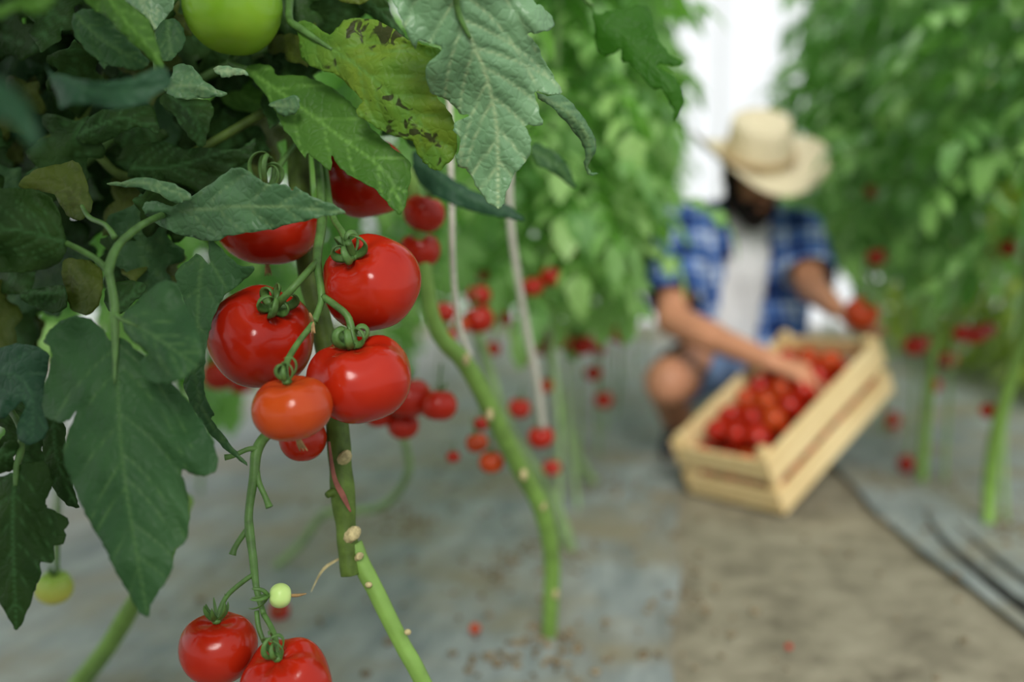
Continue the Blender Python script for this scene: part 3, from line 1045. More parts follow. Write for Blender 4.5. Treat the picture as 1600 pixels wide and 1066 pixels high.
# head
ball(bm, H(0, -0.012, 0.03), 0.088, 20, (0.88, 1.08, 1.0), Matrix((hs, hf, hu)).transposed())
cap(bm, H(0, 0.035, -0.03), H(0, 0.055, -0.085), 0.060, 0.034)
cap(bm, H(-0.045, 0.0, -0.05), H(0, 0.06, -0.085), 0.034, 0.028)
cap(bm, H(0.045, 0.0, -0.05), H(0, 0.06, -0.085), 0.034, 0.028)
cap(bm, H(-0.03, 0.075, 0.03), H(0.03, 0.075, 0.03), 0.018, 0.018)
cap(bm, H(0, 0.088, 0.015), H(0, 0.108, -0.022), 0.011, 0.015)
cap(bm, H(-0.018, 0.082, -0.052), H(0.018, 0.082, -0.052), 0.010, 0.010)
for s in (-1, 1):
    cap(bm, H(s * 0.078, -0.01, 0.01), H(s * 0.080, -0.012, -0.025), 0.016, 0.010)
# hands: one down among the tomatoes, one round a tomato
hand(bm, wrR, (P(1285, 592, 2.42) - wrR), cdir(0.1, 0.8, 0.5), 0.38, 0.5, -1)
heldC = P(1346, 490, 2.535)
hand(bm, wrL, (P(1338, 516, 2.57) - wrL), cdir(-0.35, -0.8, 0.1), 0.5, 0.5, 1)
person = fuse('person', bm, 0.0065, 'skin', 3)
tag(person, 'bearded person in straw hat, plaid shirt and denim shorts crouching behind the crate', 'person')


def ppart(name, bm, mat, parent=person):
    return obj(name, bm, mat, parent)


for s in (-1, 1):
    e = ppart('eye', ball(bmesh.new(), H(s * 0.031, 0.079, 0.008), 0.012, 12), 'eye')
b = bmesh.new()
for s in (-1, 1):
    cap(b, H(s * 0.068, 0.0, 0.0), H(s * 0.056, 0.025, -0.06), 0.024, 0.032, 10)
    cap(b, H(s * 0.056, 0.025, -0.06), H(0, 0.062, -0.105), 0.034, 0.040, 10)
    cap(b, H(s * 0.030, 0.082, -0.045), H(0, 0.094, -0.036), 0.010, 0.012, 8)
    cap(b, H(s * 0.034, 0.080, -0.048), H(s * 0.03, 0.075, -0.085), 0.013, 0.024, 8)
fuse('beard', b, 0.006, 'hair', 2, person)
b = bmesh.new()
ball(b, H(0, -0.022, 0.035), 0.094, 20, (0.90, 1.02, 1.0), Matrix((hs, hf, hu)).transposed())
for s in (-1, 1):
    cap(b, H(s * 0.074, -0.02, 0.03), H(s * 0.072, 0.0, -0.02), 0.018, 0.014)
HATU0 = cdir(-0.06, 0.83, 0.55)
fuse('hair', b, 0.006, 'hair', 2, person, cut=lambda c, n: (c - headC).dot(hf) > 0.045 or (c - P(1185, 250, 2.84)).dot(HATU0) > -0.004)

# clothes
tf = cdir(0.05, -0.25, 0.95)           # the way the chest faces
ts = (shL - shR).normalized()
tu = (neck - hipC).normalized()


def torso(bm, g, arms=True):
    for a, bb, ra, rb in ((hipC, waist, 0.115, 0.106), (waist, chest, 0.108, 0.120), (chest, neck, 0.115, 0.066),
                          (P(1110, 400, 3.02), shR, 0.095, 0.066), (P(1210, 405, 3.05), shL, 0.095, 0.066), (P(1118, 500, 3.09), P(1110, 400, 3.02), 0.09, 0.096),
                          (P(1208, 505, 3.12), P(1210, 405, 3.05), 0.09, 0.096), (shR, neck, 0.060, 0.055), (shL, neck, 0.060, 0.055)):
        cap(bm, a, bb, ra + g, rb + g)
    if arms:
        cap(bm, shR, shR + (elR - shR) * 0.72, 0.066 + g, 0.066 + g)
        cap(bm, shL, shL + (elL - shL) * 0.72, 0.066 + g, 0.064 + g)
    return bm


fuse('t_shirt', torso(bmesh.new(), 0.004, False), 0.010, 'tee', 3, person,
     cut=lambda c, n: ((c - neck).dot(tu) > 0.035 and abs((c - neck).dot(ts)) < 0.095) or (c - hipC).dot(tu) < -0.02, thick=0.002)
mid0 = P(1160, 420, 2.97)


def shirt_cut(c, n):
    v = c - mid0
    lat = v.dot(ts); along = (c - neck).dot(tu)
    if n.dot(tf) > 0.1 and abs(lat + 0.004) < 0.066 + 0.04 * max(0, -along - 0.28) and (c - neck).dot(tf) > -0.03:
        return True
    if (along > 0.045 and abs((c - neck).dot(ts)) < 0.095) or (c - hipC).dot(tu) < -0.03:
        return True
    for sh, el in ((shR, elR), (shL, elL)):
        ax = (el - sh)
        if (c - sh).dot(ax.normalized()) > ax.length * 0.80 and (c - el).length < 0.17:
            return True
    return False


shirt = fuse('plaid_shirt', torso(bmesh.new(), 0.016), 0.011, 'plaid', 3, person, cut=shirt_cut, thick=0.003)
b = bmesh.new()
for s, sh in ((-1, shR), (1, shL)):
    a0 = neck + ts * s * 0.02 - tf * 0.075 + tu * 0.045
    tube(b, [a0, neck + ts * s * 0.075 + tu * 0.04, neck + ts * s * 0.085 + tf * 0.07 - tu * 0.02, neck + ts * s * 0.075 + tf * 0.12 - tu * 0.11], [0.016, 0.020, 0.022, 0.008], 10, 5, 0.5)
obj('collar', b, 'plaid', shirt)
b = bmesh.new()
cap(b, hipR, hipR + (knR - hipR) * 0.80, 0.102, 0.088); cap(b, hipL, hipL + (knL - hipL) * 0.74, 0.098, 0.078)
cap(b, hipR, hipL, 0.097, 0.097); cap(b, hipC, hipC + (waist - hipC) * 0.5, 0.118, 0.112)


def shorts_cut(c, n):
    for hp, kn in ((hipR, knR), (hipL, knL)):
        ax = kn - hp
        if (c - hp).dot(ax.normalized()) > ax.length * 0.86 and (c - kn).length < 0.2:
            return True
    return (c - waist).dot(tu) > -0.01


fuse('denim_shorts', b, 0.009, 'denim', 3, person, cut=shorts_cut, thick=0.003)
for an, toe in ((anR, toeR), (anL, toeL)):
    b = bmesh.new()
    f = (toe - an); f.z = 0; f.normalize()
    t2 = toe + f * 0.06
    cap(b, an + Vector((0, 0, 0.0)), toe, 0.048, 0.042); cap(b, toe, t2, 0.042, 0.034); cap(b, an, an - f * 0.035 - Vector((0, 0, 0.01)), 0.045, 0.04)
    sh = fuse('shoe', b, 0.007, 'shoe', 3, person)
    b = bmesh.new()
    zz = max(0.014, toe.z - 0.036)
    tube(b, [Vector((an.x, an.y, max(0.014, an.z - 0.045))) - f * 0.05, Vector((toe.x, toe.y, zz)), Vector((t2.x, t2.y, zz)) + f * 0.03], [0.034, 0.042, 0.030], 12, 4, 0.3)
    obj('sole', b, 'sole', sh)

# straw hat
hatu = cdir(-0.06, 0.83, 0.55)
hatf = cdir(0.25, -0.6, 0.75); hatf = (hatf - hatu * hatf.dot(hatu)).normalized()
hats = hatf.cross(hatu).normalized()
hatC = P(1185, 250, 2.84)


def HT(x, y, z):
    return hatC + hats * x + hatf * y + hatu * z


b = bmesh.new()
seg = 64
prof = []
rings = []
for kind, u in [('brim', 1.0), ('brim', 0.93), ('brim', 0.8), ('brim', 0.62), ('brim', 0.48), ('crown', 0.0), ('crown', 0.12), ('crown', 0.35), ('crown', 0.6), ('crown', 0.82), ('crown', 0.95), ('top', 0.75), ('top', 0.4), ('top', 0.1)]:
    ring = []
    for k in range(seg):
        a = 2 * math.pi * k / seg
        ca, sa = math.cos(a), math.sin(a)
        if kind == 'brim':
            x, y = 0.192 * u * ca, 0.205 * u * sa
            z = (0.105 if ca > 0 else 0.022) * abs(ca) ** 2.2 * max(0, (u - 0.45) / 0.55) ** 1.6 - 0.018 * max(0, (u - 0.45) / 0.55) * abs(sa) ** 2 + 0.004 * math.sin(3 * a)
        elif kind == 'crown':
            s = 1 - 0.16 * u ** 1.5
            x, y = 0.089 * s * ca, 0.103 * s * sa
            z = 0.125 * u - 0.012 * u * max(0, sa) ** 2
            pin = math.exp(-((a - math.pi * 0.30) / 0.28) ** 2) + math.exp(-((a - math.pi * 0.70) / 0.28) ** 2)
            x *= 1 - 0.16 * pin * u * u; y *= 1 - 0.14 * pin * u * u
        else:
            s = 0.84 * u
            x, y = 0.089 * s * ca, 0.103 * s * sa
            z = 0.122 - 0.030 * (1 - u) ** 0.8 * (1 - 0.3 * abs(ca)) - 0.012 * u * max(0, sa) ** 2
        ring.append(b.verts.new(HT(x, y, z)))
    rings.append(ring)
for r0, r1 in zip(rings, rings[1:]):
    for k in range(seg):
        b.faces.new((r0[k], r0[(k + 1) % seg], r1[(k + 1) % seg], r1[k]))
b.faces.new(rings[-1])
hat = obj('straw_hat', b, 'straw', person)
sm = hat.modifiers.new('thickness', 'SOLIDIFY'); sm.thickness = 0.003
b = bmesh.new()
tube(b, [HT(0.0895 * math.cos(a), 0.1035 * math.sin(a), 0.018) for a in [2 * math.pi * k / 40 for k in range(41)]], 0.0075, 8, 1, 2.0)
obj('hat_band', b, 'band', hat)

held = tomato(1346, 490, 27, 2.535, (0.2, 0.6, 0.6), 'orange', 'ripe tomato held up in the crouching person\'s hand', seg=28, curl=2.5)

# ================================================================== FOREGROUND PLANT
S0 = P(540, 700, 0.86)
fg_base = P(830, 1470, 0.92); fg_base.z = 0
fg = thing('tomato_plant', (fg_base.x, fg_base.y, 0), 'large leafy tomato plant close to the camera bearing the big ripe tomatoes', 'tomato plant')


def fgtube(name, pts, rad, mat, parent=fg, seg=12, n=6, flat=1.0, lump=0.0, ridge=0.0):
    b = bmesh.new()
    tube(b, [P(*p) for p in pts], [r * p[2] / F for r, p in zip(rad, pts)], seg, n, flat, lump, ridge)
    return obj(name, b, mat, parent)


main = fgtube('main_stem', [(440, -240, 0.98), (455, -60, 0.96), (462, 120, 0.94), (468, 300, 0.92), (482, 420, 0.90), (505, 520, 0.885), (524, 640, 0.87), (531, 720, 0.865),
                            (536, 780, 0.862), (541, 830, 0.860), (545, 880, 0.858), (547, 898, 0.858)], [15, 16, 17, 17, 18, 18, 18, 18.5, 18, 16.5, 16, 15], 'stemdark', n=6, lump=0.12, ridge=0.05, seg=16)
for c, rot, r_ in (((540, 712, 0.849), 0, 12), ((553, 834, 0.850), 1, 13), ((561, 870, 0.853), 2, 9)):
    b = bmesh.new()
    p = P(*c); rad = r_ * c[2] / F
    o_ = P(c[0] - (2, 10, 8)[rot], c[1] + 4, c[2] + 0.010)
    tube(b, [o_, p + (p - o_) * 0.25], [rad * 1.15, rad * 0.85], 10, 3, 0.75, 0.3)
    obj('pruning_scar', b, 'scar', main)
fgtube('pruned_stub', [(531, 775, 0.862), (520, 770, 0.855), (511, 774, 0.850)], [10, 7, 5], 'stemdark', main, lump=0.3)
fgtube('dried_peel', [(514, 690, 0.845), (522, 745, 0.843), (536, 775, 0.842), (548, 800, 0.843)], [2, 4, 5, 1.5], 'peel', main, flat=0.3)
shoot = fgtube('side_shoot', [(552, 850, 0.862), (566, 884, 0.862), (585, 920, 0.862), (607, 965, 0.863), (630, 1010, 0.865), (662, 1070, 0.868), (740, 1250, 0.89), (830, 1478, 0.925)],
               [14, 14, 13.5, 13, 13, 13.5, 14, 14], 'stembright', ridge=0.04, lump=0.06, seg=14)
for c in ((576, 914, 0.853), (637, 988, 0.858), (562, 868, 0.852)):
    obj('leaf_scar', ball(bmesh.new(), P(*c), 6 * c[2] / F, 10, (1, 0.8, 0.8)), 'scar', shoot)
fgtube('dried_peel', [(533, 872, 0.86), (505, 890, 0.87), (486, 925, 0.875)], [2, 3.5, 1], 'scar', main, flat=0.3)

# upper truss
fgtube('truss_stem', [(492, 215, 0.90), (500, 280, 0.875), (503, 344, 0.85), (496, 395, 0.825), (497, 425, 0.81), (502, 455, 0.80), (501, 475, 0.795), (491, 503, 0.785)], [7, 7, 7.5, 7.5, 6.5, 6.5, 5.5, 5.5], 'truss', lump=0.12)
fgtube('truss_stem', [(470, 120, 0.93), (500, 200, 0.91), (512, 300, 0.87), (521, 340, 0.84), (533, 360, 0.815), (541, 374, 0.80)], [5, 5, 5.5, 5, 5, 6], 'truss', lump=0.1)
b = bmesh.new()
for k in range(5):
    a = rnd.uniform(-1, 1)
    tube(b, [P(489, 503, 0.782), P(489 + 4 * a, 503 + 9 * (-1) ** k, 0.778), P(490 + 8 * a, 505 + 16 * (-1) ** k, 0.776)], [0.0012, 0.0010, 0.0003], 6, 3)
obj('dried_flower', b, 'dry', fg)
# lower truss
lt = fgtube('truss_stem', [(462, 640, 0.865), (440, 665, 0.85), (415, 682, 0.835), (401, 706, 0.825), (397, 742, 0.82), (389, 800, 0.815), (390, 830, 0.81), (395, 868, 0.805), (398, 898, 0.803), (402, 925, 0.80), (412, 960, 0.795)],
            [5, 6, 8, 9, 7.5, 6.5, 7.5, 6.5, 6, 5, 4.5], 'truss', lump=0.1)
for pts, rad in (([(405, 702, 0.825), (388, 702, 0.82), (365, 712, 0.815), (351, 715, 0.812)], [5, 4, 4, 5]),
                 ([(401, 735, 0.822), (405, 755, 0.818), (415, 778, 0.815), (421, 793, 0.813)], [5, 4.5, 4.5, 6]),
                 ([(388, 826, 0.812), (377, 840, 0.81), (367, 856, 0.808), (363, 867, 0.807)], [5, 4.5, 4.5, 6]),
                 ([(401, 955, 0.797), (404, 980, 0.792), (412, 1003, 0.788)], [4, 4, 3.5])):
    fgtube('truss_branch', pts, rad, 'truss', lt)

TL = 'ripe tomatoes of the upper truss near the camera'
tomato(580, 442, 77, 0.82, (-0.36, 0.62, 0.70), 'red', 'largest glossy red tomato, upper right of the sharp cluster, two highlights', TL, 0.92, 5.4, 0.8, 0.1, [(544, 378, 0.785)], 0.0030, seed=2, lobes=0.022, nsep=5)
tomato(408, 527, 82, 0.83, (0.42, 0.67, 0.62), 'red', 'big red tomato at the left of the sharp cluster, beside hanging leaf', TL, 0.93, 5.8, 0.85, 0.0, [(452, 456, 0.79), (478, 428, 0.80), (496, 408, 0.818)], 0.0030, seed=3, lobes=0.02, nsep=6)
tomato(563, 591, 83, 0.79, (-0.13, 0.93, 0.34), 'red', 'broad flattened red tomato at the lower right of the sharp cluster', TL, 0.80, 5.8, 0.8, 0.0, [(545, 498, 0.785), (525, 478, 0.79), (505, 464, 0.797)], 0.0030, seed=4, lobes=0.026, nsep=6)
tomato(456, 637, 63, 0.735, (-0.12, 0.96, 0.25), 'orange', 'small orange-red tomato at the front bottom of the sharp cluster', TL, 0.80, 4.4, 0.75, 0.5, [(446, 573, 0.745), (463, 540, 0.765), (490, 505, 0.783)], 0.0026, True, seed=5, lobes=0.012, nsep=6, wd=0.06)
tomato(473, 686, 37, 0.85, (0.0, 0.9, 0.3), 'red', 'little red tomato peeping out below the small orange-red one', TL, 0.92, seed=6, stalk=[(468, 640, 0.855)], lobes=0.01)
tomato(418, 350, 80, 0.87, (0.08, 0.95, 0.25), 'red', 'red tomato half covered by the broad pointed leaf above the cluster', TL, 0.80, 4.6, 0.95, 0.5, [(440, 255, 0.885), (470, 215, 0.91)], 0.0026, True, seed=7, lobes=0.02, wd=0.06)
tomato(574, 279, 66, 0.92, (-0.2, 0.95, 0.1), 'red', 'dark shaded red tomato under the drooping green leaf', TL, 0.95, seed=8, stalk=[(545, 190, 0.93)], lobes=0.015)
tomato(364, 10, 76, 0.86, (0.05, 0.97, -0.15), 'green', 'unripe glossy green tomato at the top of the plant', None, 0.96, seed=9, stalk=[(380, -110, 0.88)], lobes=0.015)
tomato(341, 1012, 60, 0.80, (0.02, 0.95, 0.25), 'red', 'round red tomato hanging lowest on the forked truss, whole in view', 'tomatoes of the lower truss', 0.90, 1.1, 0.62, 0.7, [(352, 935, 0.80), (384, 906, 0.802), (400, 897, 0.803)], 0.0020, seed=10, lobes=0.012, wd=0.07, nsep=7)
tomato(449, 1069, 71, 0.775, (-0.15, 0.85, 0.48), 'red', 'ribbed red tomato cut off by the bottom edge under the pale green fruitlet', 'tomatoes of the lower truss', 0.95, 3.8, 0.75, 0.6, [(428, 990, 0.785), (412, 960, 0.795)], 0.0022, seed=11, lobes=0.03, wd=0.06, nsep=6)
tomato(438, 931, 19, 0.79, (-0.95, 0.05, 0.25), 'pale', 'tiny pale green unripe fruitlet on the lower truss', 'tomatoes of the lower truss', 0.92, 2.0, 1.7, 0.5, [(415, 930, 0.797), (404, 935, 0.80)], 0.0016, True, seed=12, seg=32, dent=0.08, wd=0.16, nsep=5)

# --------------------------------------------------------- traced leaves: outline, midrib, distance along the midrib, material
LF = []
def LV(o, m, D, mat, **k):
    LF.append(leaf(fg, o, m, D, mat, seed=len(LF) + 1, **k))


LV([(300,306),(330,287),(352,270),(366,262),(384,265),(395,273),(410,284),(420,288),(436,287),(450,290),(456,298),(462,292),(480,303),(500,312),(520,319),(540,333),(515,337),(495,341),(476,346),(450,351),(427,358),(394,363),(356,369),(338,377),(304,372),(267,362),(236,343),(225,332),(223,322),(233,314),(250,316),(270,322)],
   [(284,330),(330,326),(400,322),(470,325),(540,333)], [0.80, 0.775, 0.76, 0.75, 0.745], 'leafmid', fold=0.35, foldr=-0.25, nveins=5)
LV([(385,103),(420,101),(434,118),(468,118),(515,135),(556,169),(583,203),(616,233),(638,250),(642,270),(637,304),(628,334),(616,328),(600,311),(583,294),(556,280),(532,263),(518,243),(517,267),(495,250),(480,240),(475,247),(458,220),(444,203),(434,181),(422,160),(400,130),(382,112)],
   [(385,108),(460,160),(530,213),(600,268),(630,332)], [0.88, 0.86, 0.845, 0.83, 0.825], 'leafbright', fold=-0.35, foldr=0.25, nveins=6)
LV([(420,162),(442,154),(464,149),(468,160),(466,172),(456,180),(440,181),(430,171)], [(425,166),(465,163)], [0.845, 0.835], 'leafmid', nveins=4, wave=0.001)
LV([(464,37),(481,33),(500,45),(515,54),(529,41),(542,30),(569,29),(596,35),(623,51),(637,62),(660,69),(690,79),(690,100),(680,128),(684,152),(698,169),(708,186),(714,216),(711,243),(698,257),(684,267),(667,258),(659,250),(650,236),(645,221),(627,216),(600,206),(583,196),(556,176),(566,160),(559,149),(539,128),(522,115),(502,110),(478,98),(469,84),(468,64)],
   [(466,45),(520,78),(570,112),(620,160),(668,205),(690,262)], [0.845, 0.825, 0.81, 0.80, 0.80, 0.81], 'leafsick', fold=0.45, foldr=-0.1, nveins=7, puff=0.0026)
LV([(613,0),(622,19),(630,38),(637,56),(649,76),(656,63),(688,73),(690,79),(667,103),(667,128),(675,146),(690,152),(709,165),(720,178),(735,180),(713,190),(709,203),(720,221),(713,244),(716,259),(731,267),(743,289),(761,315),(778,326),(786,321),(791,300),(806,270),(825,248),(830,225),(825,206),(821,196),(848,195),(844,180),(840,161),(836,144),(863,148),(878,144),(870,128),(859,109),(848,90),(840,71),(824,53),(840,52),(859,47),(866,38),(859,22),(844,8),(833,0),(815,-60),(770,-110),(700,-120),(640,-70),(608,-30)],
   [(700,-100),(708,-30),(715,15),(735,60),(755,105),(768,150),(776,200),(778,260),(778,325)], [0.70, 0.71, 0.725, 0.735, 0.75, 0.765, 0.775, 0.785, 0.79], 'leafsheen', fold=0.30, foldr=0.22, nveins=8, vw=2.6, puff=0.0028)
LV([(838,144),(855,150),(878,148),(900,169),(919,195),(932,225),(927,244),(919,259),(924,268),(936,272),(922,274),(913,259),(913,233),(900,210),(878,184),(859,165),(844,156)], [(842,150),(885,175),(918,215),(921,270)], [0.80, 0.81, 0.83, 0.85], 'leafmid', fold=0.5, foldr=0.6, nveins=6)
LV([(917,-6),(930,19),(940,22),(952,16),(971,16),(985,12),(1000,8),(1016,16),(1022,41),(1029,61),(1045,83),(1067,100),(1051,103),(1029,99),(1032,108),(1051,118),(1064,137),(1068,159),(1061,179),(1050,192),(1053,175),(1045,159),(1035,140),(1019,138),(1000,115),(984,99),(971,95),(970,78),(955,86),(943,86),(931,74),(930,48),(925,19),(908,-6)],
   [(914,-4),(955,38),(1000,80),(1035,120),(1055,155),(1050,190)], [0.98, 0.965, 0.955, 0.945, 0.94, 0.95], 'leafvivid', fold=0.3, foldr=0.3, nveins=6)
LV([(172,533),(162,516),(142,499),(118,494),(95,502),(78,516),(69,533),(79,545),(81,562),(71,597),(66,631),(71,651),(91,660),(108,656),(121,641),(108,671),(100,698),(101,727),(112,752),(123,781),(145,825),(163,854),(181,894),(203,930),(213,951),(231,965),(236,946),(250,922),(268,893),(271,868),(275,857),(290,846),(295,817),(295,789),(290,760),(284,741),(286,734),(308,743),(326,742),(340,731),(337,702),(328,680),(311,651),(290,622),(268,598),(240,570),(209,543),(189,527)],
   [(179,522),(183,580),(188,680),(197,760),(211,850),(231,962)], [0.715, 0.70, 0.685, 0.675, 0.665, 0.67], 'leaf', fold=0.25, foldr=0.25, nveins=7, wave=0.003)
LV([(192,492),(209,475),(230,455),(250,441),(267,439),(280,448),(287,468),(297,485),(308,512),(316,543),(314,563),(301,580),(280,595),(257,600),(233,595),(219,580),(220,563),(231,553),(221,543),(203,529),(193,511)],
   [(191,500),(230,518),(265,542),(308,572)], [0.705, 0.685, 0.67, 0.665], 'leaf', fold=0.2, foldr=0.3, nveins=5)
LV([(-60,300),(0,294),(50,296),(80,310),(95,340),(103,375),(103,394),(91,411),(68,421),(34,426),(0,424),(-50,412)], [(104,380),(40,362),(-55,352)], [0.745, 0.72, 0.70], 'leafshade', nveins=6)
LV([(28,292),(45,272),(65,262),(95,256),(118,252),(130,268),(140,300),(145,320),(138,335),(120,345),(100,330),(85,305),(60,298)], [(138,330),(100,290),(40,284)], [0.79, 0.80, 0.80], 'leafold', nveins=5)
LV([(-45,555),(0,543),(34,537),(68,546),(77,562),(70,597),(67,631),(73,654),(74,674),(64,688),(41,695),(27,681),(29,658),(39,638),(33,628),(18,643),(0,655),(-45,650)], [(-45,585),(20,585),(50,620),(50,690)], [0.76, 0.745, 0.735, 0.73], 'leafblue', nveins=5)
LV([(29,734),(33,725),(52,722),(72,723),(79,745),(83,757),(72,781),(74,793),(90,800),(108,814),(101,828),(103,840),(96,852),(85,853),(84,879),(64,879),(64,901),(58,913),(54,926),(43,955),(30,982),(24,984),(17,972),(0,941),(-25,880),(-40,800),(-15,752),(12,742)], [(26,730),(20,800),(22,890),(26,982)], [0.745, 0.735, 0.73, 0.735], 'leafshade', fold=0.3, foldr=0.2, nveins=6)
LV([(69,650),(100,662),(103,700),(113,752),(121,783),(124,793),(111,792),(97,782),(84,765),(72,738),(67,695)], [(84,655),(90,720),(120,790)], [0.80, 0.80, 0.81], 'leafshade', nveins=4)
LV([(0,700),(10,690),(24,686),(30,700),(22,715),(24,730),(10,738),(-20,740),(-30,715)], [(28,705),(-25,722)], [0.75, 0.74], 'leafshade', nveins=4)
LV([(71,98),(78,112),(105,119),(135,126),(176,127),(216,118),(250,104),(261,111),(269,128),(260,139),(236,152),(232,161),(209,166),(182,171),(155,167),(132,163),(111,164),(95,170),(90,149),(81,132)], [(74,104),(140,140),(200,142),(268,128)], [0.62, 0.605, 0.60, 0.605], 'leafblue', fold=0.2, foldr=-0.3, nveins=5)
LV([(113,30),(118,20),(135,14),(162,20),(182,44),(203,64),(223,84),(234,99),(216,110),(193,106),(169,101),(149,91),(128,71),(115,51)], [(120,24),(160,62),(232,103)], [0.73, 0.725, 0.73], 'leaf', fold=0.4, foldr=0.1, nveins=5)
LV([(126,-20),(132,0),(149,17),(169,27),(182,44),(203,64),(230,88),(243,101),(256,107),(252,88),(243,61),(236,37),(220,20),(196,0),(180,-30),(150,-40)], [(150,-35),(190,25),(225,65),(255,105)], [0.70, 0.695, 0.69, 0.695], 'leafbright', fold=0.4, foldr=0.4, nveins=5)
LV([(245,44),(260,30),(277,32),(288,50),(289,68),(278,84),(264,96),(253,92),(247,74),(244,60)], [(262,32),(266,94)], [0.80, 0.79], 'leaf', nveins=5)
LV([(190,-4),(216,17),(233,34),(243,48),(258,30),(271,10),(268,-4),(230,-30)], [(210,-20),(243,45)], [0.83, 0.82], 'leafsheen', nveins=4)
LV([(260,142),(268,118),(274,102),(291,100),(304,108),(318,125),(338,139),(356,147),(338,152),(311,154),(287,155),(270,151)], [(262,136),(300,135),(355,147)], [0.79, 0.78, 0.78], 'leafmid', nveins=5)
LV([(257,145),(291,155),(321,155),(334,169),(328,193),(323,216),(316,231),(301,220),(287,203),(270,179),(250,162)], [(265,148),(305,185),(316,229)], [0.85, 0.84, 0.84], 'leafshade', nveins=5)
LV([(149,176),(189,169),(230,164),(243,176),(248,210),(233,203),(216,199),(193,206),(169,220),(142,226),(120,215)], [(125,210),(190,185),(247,208)], [0.86, 0.85, 0.85], 'leafshade', nveins=5)
LV([(209,233),(230,223),(264,223),(287,233),(321,230),(372,233),(399,216),(392,250),(365,262),(338,287),(311,304),(297,295),(277,287),(236,277),(203,277),(201,260),(213,248)], [(205,262),(280,258),(398,220)], [0.87, 0.87, 0.89], 'leafshade', fold=0.3, foldr=-0.1, nveins=6)
LV([(166,287),(189,284),(220,277),(250,282),(280,291),(300,307),(291,315),(270,316),(250,304),(220,294),(189,292)], [(166,287),(230,286),(298,310)], [0.79, 0.785, 0.78], 'leafmid', nveins=5)
LV([(275,424),(294,408),(311,397),(328,414),(326,374),(341,384),(372,413),(398,418),(382,438),(355,458),(345,472),(334,495),(324,533),(321,560),(319,583),(319,610),(324,627),(334,647),(330,655),(345,674),(363,698),(388,728),(362,710),(337,688),(318,664),(297,630),(287,600),(292,583),(300,549),(300,512),(287,468),(277,445)], [(320,390),(312,440),(308,520),(306,590),(325,655),(386,726)], [0.80, 0.80, 0.79, 0.785, 0.78, 0.775], 'leaf', fold=0.3, foldr=-0.3, nveins=6)
LV([(-70,95),(0,125),(35,150),(55,190),(62,232),(45,226),(20,196),(0,185),(-70,200)], [(-70,140),(10,160),(60,228)], [0.44, 0.43, 0.43], 'leafblue', nveins=4)
LV([(-20,22),(15,2),(45,-12),(88,-6),(74,14),(52,24),(28,14),(0,28)], [(-20,24),(86,-6)], [0.52, 0.52], 'leafbright', nveins=4)
LV([(333,106),(345,103),(358,104),(383,110),(388,118),(372,117),(360,120),(349,121),(338,114)], [(334,108),(386,116)], [0.81, 0.80], 'leafsheen', nveins=4, wave=0.001)
LV([(648,236),(690,268),(740,298),(790,318),(820,345),(790,341),(740,331),(700,316),(670,300),(646,270)], [(648,250),(730,308),(818,344)], [1.06, 1.04, 1.03], 'leafblue', nveins=5)
LV([(830,226),(850,228),(880,248),(895,278),(899,296),(885,286),(860,268),(838,256)], [(832,235),(870,258),(898,294)], [1.05, 1.04, 1.05], 'leaf', nveins=4)
LV([(30,460),(60,451),(100,447),(103,480),(82,489),(45,476)], [(104,455),(32,462)], [0.83, 0.84], 'leafshade', nveins=4)
LV([(97,410),(120,405),(146,411),(161,431),(156,470),(140,491),(115,486),(102,460)], [(105,408),(135,445),(140,490)], [0.84, 0.83, 0.83], 'leafold', nveins=5)
LV([(163,455),(185,440),(215,440),(231,450),(206,475),(190,491),(170,486)], [(172,486),(228,448)], [0.80, 0.81], 'leafshade', nveins=5)
LV([(340,128),(370,118),(404,124),(420,160),(405,176),(372,172),(350,160)], [(342,130),(415,168)], [0.98, 0.96], 'leafbright', nveins=5)
LV([(470,-30),(500,-12),(545,6),(575,2),(600,-30),(560,-60),(500,-60)], [(480,-50),(560,2)], [0.86, 0.85], 'leafold', nveins=5)
LV([(560,-30),(600,-8),(616,30),(640,66),(612,48),(585,30),(560,12),(545,-12)], [(555,-20),(638,64)], [0.90, 0.89], 'leafshade', nveins=5)

# inner leaves of the same plant, deeper in its crown
TPL = [(0, 0), (0.10, 0.10), (0.16, 0.30), (0.26, 0.34), (0.34, 0.22), (0.42, 0.26), (0.52, 0.36), (0.62, 0.30), (0.66, 0.17), (0.76, 0.20), (0.84, 0.16), (0.92, 0.06), (1, 0)]
fr_ = random.Random(21)


def inner(cx, cy, ang, ln, d, mat, wd=1.0):
    ca, sa = math.cos(ang), math.sin(ang)
    up = [(u, v * wd * fr_.uniform(.85, 1.15)) for u, v in TPL]
    dn = [(u, -v * wd * fr_.uniform(.85, 1.15)) for u, v in TPL[1:-1]][::-1]
    out = [(cx + (u * ca - v * sa) * ln, cy + (u * sa + v * ca) * ln) for u, v in up + dn]
    mid = [(cx, cy), (cx + ca * ln * .5 - sa * ln * .03, cy + sa * ln * .5 + ca * ln * .03), (cx + ca * ln, cy + sa * ln)]
    t = fr_.uniform(-0.05, 0.05)
    leaf(fg, out, mid, [d - t, d, d + t], mat, fold=fr_.uniform(-.1, .6), foldr=fr_.uniform(-.1, .6), nveins=5, step=9, seed=int(cx) + int(cy), wave=0.004)


